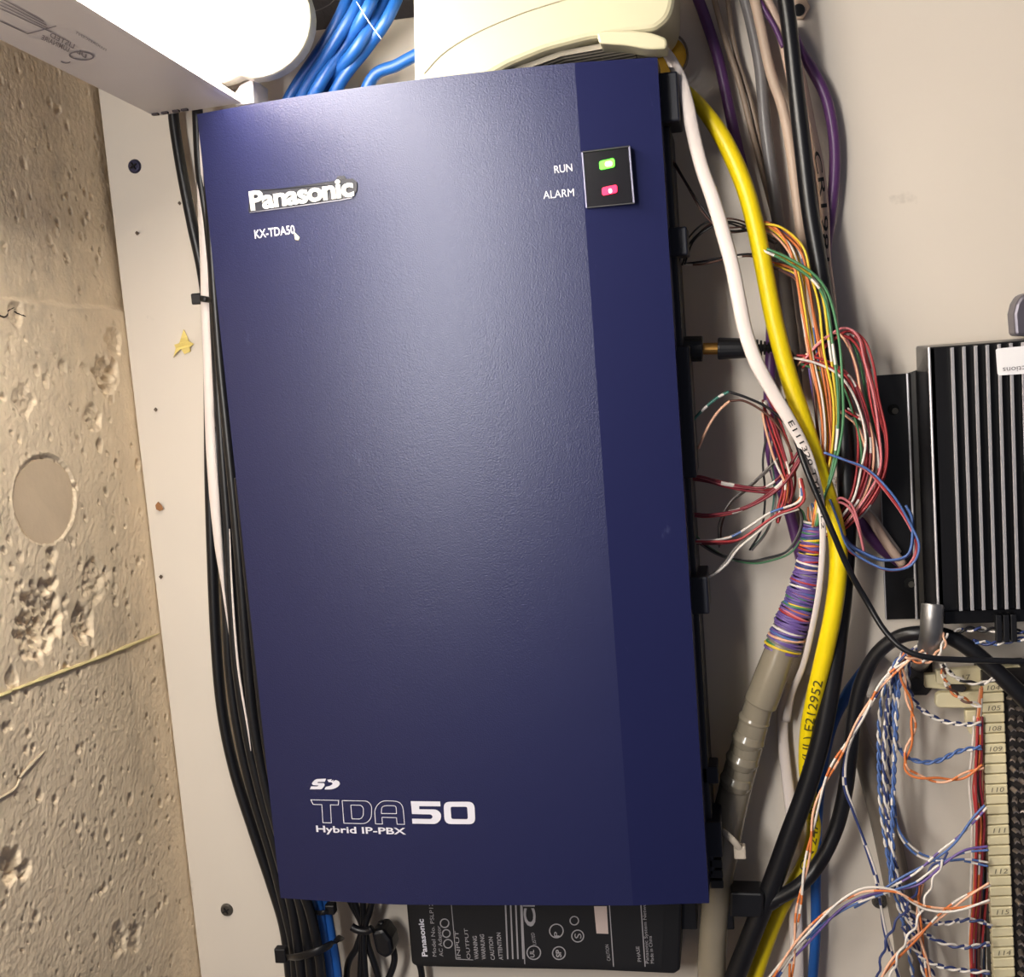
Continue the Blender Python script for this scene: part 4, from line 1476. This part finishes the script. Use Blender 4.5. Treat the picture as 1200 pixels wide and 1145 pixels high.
BW_ = (('white', 'blue'), ('blue', None))
BN = (('white', 'navy'), ('navy', 'white'))
OW = (('peach', 'orange'), ('orange', None))
pair([(1058, 766), (1042, 790), (1032, 830), (1030, 880), (1032, 940), (1040, 1000), (1050, 1050), (1062, 1095), (1074, 1170)], BW_, 'leftmost blue and white pair hanging from the hook', -.040)
pair([(1060, 764), (1045, 795), (1038, 850), (1036, 900), (1040, 960), (1048, 1010), (1058, 1060), (1075, 1110), (1090, 1170)], BN, 'dark blue and white pair second from the left below the hook', -.044)
pair([(1062, 768), (1050, 800), (1044, 850), (1042, 910), (1044, 970), (1052, 1025), (1068, 1075), (1082, 1120), (1098, 1150)], BN, 'dark blue and white pair in the middle of the hanging bunch', -.036)
pair([(1066, 766), (1055, 795), (1050, 850), (1048, 900), (1046, 960), (1046, 1010), (1042, 1050)], BW_, 'blue and white pair on the right of the hanging bunch', -.046)
pair([(1064, 765), (1050, 790), (1048, 845), (1056, 880), (1075, 892), (1098, 892), (1125, 880), (1150, 876)], (('blue', 'white'), ('blue', None)), 'light blue pair dipping across to the tile marked 109', -.042)
pair([(1068, 764), (1064, 800), (1072, 822), (1085, 835), (1105, 845), (1130, 849), (1150, 848)], (('white', 'navy'), ('navy', 'white')), 'blue and white pair reaching the tile above 108', -.040)
pair([(1062, 766), (1056, 780), (1062, 810), (1069, 835), (1070, 860), (1062, 885), (1064, 903), (1085, 912), (1115, 914), (1140, 904), (1152, 898)], OW, 'orange pair with an open loop hanging below the hook', -.048, twist=60, amp=2.5)
pair([(1088, 762), (1075, 768), (1050, 785), (1030, 806), (1010, 840), (990, 875), (970, 910), (957, 945), (950, 985), (942, 1030), (935, 1070), (930, 1110), (924, 1170)], (('peach', 'orange'), ('white', 'orange')), 'peach and white pair trailing down over the black cables', -.060, twist=120, amp=2.2)
pair([(1080, 755), (1065, 765), (1048, 782), (1028, 812), (1006, 850), (992, 885), (990, 920), (1000, 950), (1014, 990), (1027, 1030), (1032, 1060), (1038, 1095), (1052, 1140), (1062, 1170)], (('navy', 'white'), ('white', 'navy')), 'dark blue pair crossing over the lower screw', -.052, twist=200, amp=1.2)
pair([(1045, 930), (1054, 975), (1075, 1000), (1100, 1008), (1130, 1008), (1158, 1013)], (('blue', 'white'), ('white', 'blue')), 'blue and white pair branching right below tile 111', -.042, twist=150, amp=2)
pair([(1000, 1062), (1040, 1040), (1075, 1020), (1098, 1003), (1120, 985), (1140, 962), (1155, 945)], (('blue', None), ('white', 'violet')), 'blue and white pair rising to the tile below 110', -.055, twist=120, amp=2)
pair([(895, 1165), (935, 1115), (975, 1075), (1005, 1056), (1040, 1045), (1075, 1035), (1105, 1012), (1130, 998), (1158, 994)], (('blue', 'white'), ('violet', None)), 'blue pair sweeping up from the bottom to the tiles', -.060, twist=170, amp=2)
pair([(890, 1165), (930, 1110), (970, 1068), (1000, 1048), (1020, 1042), (1050, 1045), (1072, 1058), (1090, 1065), (1120, 1066), (1160, 1056)], (('peach', 'orange'), ('white', None)), 'peach and white pair arching over the grey cable', -.064, twist=180, amp=2)
pair([(1058, 1050), (1068, 1068), (1085, 1080), (1110, 1082), (1130, 1078), (1150, 1080), (1162, 1086)], BN, 'dark blue and white pair level with the tile marked 115', -.046)
pair([(1062, 1070), (1072, 1084), (1085, 1095), (1105, 1105), (1130, 1110), (1160, 1106)], BN, 'dark blue and white pair just above the tile marked 114', -.048)
pair([(1058, 1085), (1070, 1110), (1090, 1128), (1120, 1136), (1160, 1140)], BN, 'dark blue and white pair lowest beside the tiles', -.050)
pair([(1018, 1170), (1045, 1128), (1075, 1098), (1100, 1075), (1130, 1052), (1160, 1036)], (('peach', None), ('orange', 'white')), 'peach pair slanting up to the tile below 112', -.058, twist=160, amp=2.2)
pair([(1080, 1035), (1076, 1065), (1080, 1100), (1086, 1130), (1092, 1170)], (('orange', 'white'), ('peach', None)), 'orange pair dropping behind the slanting peach pair', -.050, twist=110, amp=2)
pair([(1106, 1008), (1090, 1040), (1075, 1080), (1055, 1115), (1035, 1170)], (('white', None),), 'single white wire slanting down left from the tiles', -.062)
pair([(1112, 1000), (1085, 1025), (1065, 1060), (1040, 1100), (1022, 1170)], (('navy', None),), 'single dark blue wire slanting down left over the grey cable', -.057)
pair([(1105, 778), (1106, 792), (1114, 808), (1130, 820), (1150, 828)], (('brown', 'white'), ('orange', 'white')), 'brown and orange pair curving over the ivory bracket', -.055, amp=2.2)
pair([(1106, 778), (1115, 790), (1130, 798), (1150, 801), (1170, 793)], (('black', 'white'), ('white', None)), 'black and white pair running to the top tile', -.058, amp=1.5)
pair([(1062, 768), (1078, 775), (1092, 772), (1105, 758), (1108, 742)], (('peach', None), ('white', 'orange')), 'peach and white pair wrapped round the base of the steel hook', -.066, amp=2.4)
pair([(1110, 745), (1130, 738), (1160, 738), (1220, 742)], (('white', 'navy'), ('black', None)), 'white and black pair behind the clip under the finned device', -.050, amp=2.4)
pair([(1140, 752), (1165, 754), (1190, 750), (1225, 744)], (('white', 'blue'), ('navy', None)), 'blue and white pair lowest under the finned device', -.052, amp=2)

# ------------------------------------------------------------------ punch-down block
YB = -0.036
pb = empty('punch_down_block', P(1160, 970, 0), 'ivory numbered terminal block with rows of metal clips at the lower right', 'terminal block')


def tl(k):      # left and right ends of the row at the top of tile k
    y = 800 + 11.95 * k
    f = k / 26.0
    return (1149.5 + 13.5 * f, y), (1176 + 12.5 * f, y - 1.2)


rail = []
a, _ = tl(-1)
b, _ = tl(37)
extrude('rail', [P(a[0] + 2, a[1], -.030), P(b[0] + 2, b[1], -.030), P(b[0] + 60, b[1] + 4, -.030), P(a[0] + 60, a[1] - 4, -.030)], Vector((0, .028, 0)), M('rail_dark', (34, 30, 30), .6), pb)
nums = {0: '104', 2: '105', 4: '108', 6: '109', 10: '110', 14: '111', 18: '112', 22: '115', 26: '114'}
m_hand = M('pencil_ink', (120, 112, 92), .7)
for k in range(37):
    (lx, ly), (rx, ry) = tl(k)
    (lx2, ly2), (rx2, ry2) = tl(k + 1)
    q = [(lx, ly + 1.1), (rx, ry + 1.1), (rx2, ry2 - .4), (lx2, ly2 - .4)]
    t = extrude('number_tile', [P(x, y, YB) for x, y in q], Vector((0, .008, 0)), m_ivory, pb, bevel=.0006, seg=1)
    if k in nums:
        cx, cy = (lx + rx) / 2 + 1, ly + 8.6
        p0, p1 = P(cx - 7, cy + .4, YB - .0002), P(cx + 8, cy - .4, YB - .0002)
        flat_text('number', nums[k], p0, p1, Vector((0, 0, 1)), 5.6 * mpp(p0), m_hand, t, lift=Vector((0, -.0001, 0)), shear=.15)
# metal clips in their black bed
m_clip = M('tinned_clip', (190, 176, 166), .35, .85)
V0 = None
rng = random.Random(5)
for k in range(37):
    for c in range(3):
        (lx, ly), (rx, ry) = tl(k)
        p = P(rx + 7 + c * 9.5, ry + 5 + (1.5 if c % 2 else 0), YB + .003)
        if V0 is None:
            r = mpp(p)
            Vc = []
            for (x, z, w) in ((-3, 0, 0), (0, 2.2, 0), (3, 0, 0), (3, -2.2, 0), (0, 0.4, 0), (-3, -2.2, 0)):
                Vc.append(p + Vector((x * r, 0, z * r)))
            V0 = extrude('clip', Vc, Vector((0, -.006, 0)), m_clip, pb)
            co = ORG[V0.name] - p
        else:
            d = dup(V0, 'clip', p + co, pb)
            d.rotation_euler = (rng.uniform(-.2, .2), rng.uniform(-.3, .3), rng.uniform(-.4, .4))
# ivory mounting bracket at the head of the block
extrude('bracket', [P(x, y, -.024) for x, y in ((1097, 786), (1150, 782), (1196, 780), (1200, 797), (1150, 803), (1098, 802))], Vector((0, .006, 0)), m_ivory, pb, bevel=.001)
extrude('bracket', [P(x, y, -.022) for x, y in ((1097, 815), (1101, 812), (1150, 810), (1152, 830), (1100, 830), (1096, 826))], Vector((0, .006, 0)), m_ivory, pb, bevel=.001)
extrude('bracket_plate', [P(x, y, -.016) for x, y in ((1084, 791), (1150, 788), (1152, 812), (1084, 806))], Vector((0, .006, 0)), m_ivory, pb, bevel=.0006)
extrude('bracket_foot', [P(x, y, -.02) for x, y in ((1131, 833), (1150, 832), (1152, 861), (1137, 861), (1132, 850))], Vector((0, .006, 0)), m_ivory, pb, bevel=.001)
extrude('bracket_slot', [P(x, y, -.0245) for x, y in ((1112, 805), (1118, 802.5), (1130, 803), (1133, 807), (1128, 811), (1114, 810))], Vector((0, .004, 0)), M('slot_dark', (40, 36, 34), .7), pb)
p0, p1 = P(1128, 797, -.0245), P(1137, 796, -.0245)
flat_text('number', '17', p0, p1, Vector((0, 0, 1)), 6 * mpp(p0), m_hand, pb, lift=Vector((0, -.0002, 0)))

# bundle of station wires running down beside the tiles
sb = empty('wire_bundle', P(1147, 1145, -.03), 'bundle of red, orange and dark wires running down beside the number tiles', 'wire bundle')
strands([(1150, 806), (1148, 830), (1145, 860), (1146, 890)], ['white', 'orange', 'peach', 'grey', 'white'], 5, 3, -.034, w=3, parent=sb, seed=31)
strands([(1147, 840), (1146, 880), (1143, 920), (1147, 960), (1146, 1000), (1143, 1050), (1139, 1100), (1140, 1170)], ['orange', 'red', 'red', 'white', 'orange', 'red', 'dred'], 9, 3.5, -.036, w=3.2, parent=sb, seed=32)
strands([(1150, 860), (1150, 900), (1149, 930), (1151, 970), (1150, 1010), (1148, 1060), (1146, 1110), (1147, 1170)], ['dred', 'red', 'navy', 'grey', 'peach'], 8, 3.5, -.028, w=3.2, parent=sb, seed=33)
strands([(1149, 890), (1149, 930), (1151, 980), (1152, 1030), (1153, 1070), (1152, 1120), (1153, 1170)], ['blue', 'navy', 'grey', 'green', 'black', 'brown'], 7, 2.5, -.026, w=3, parent=sb, seed=34)
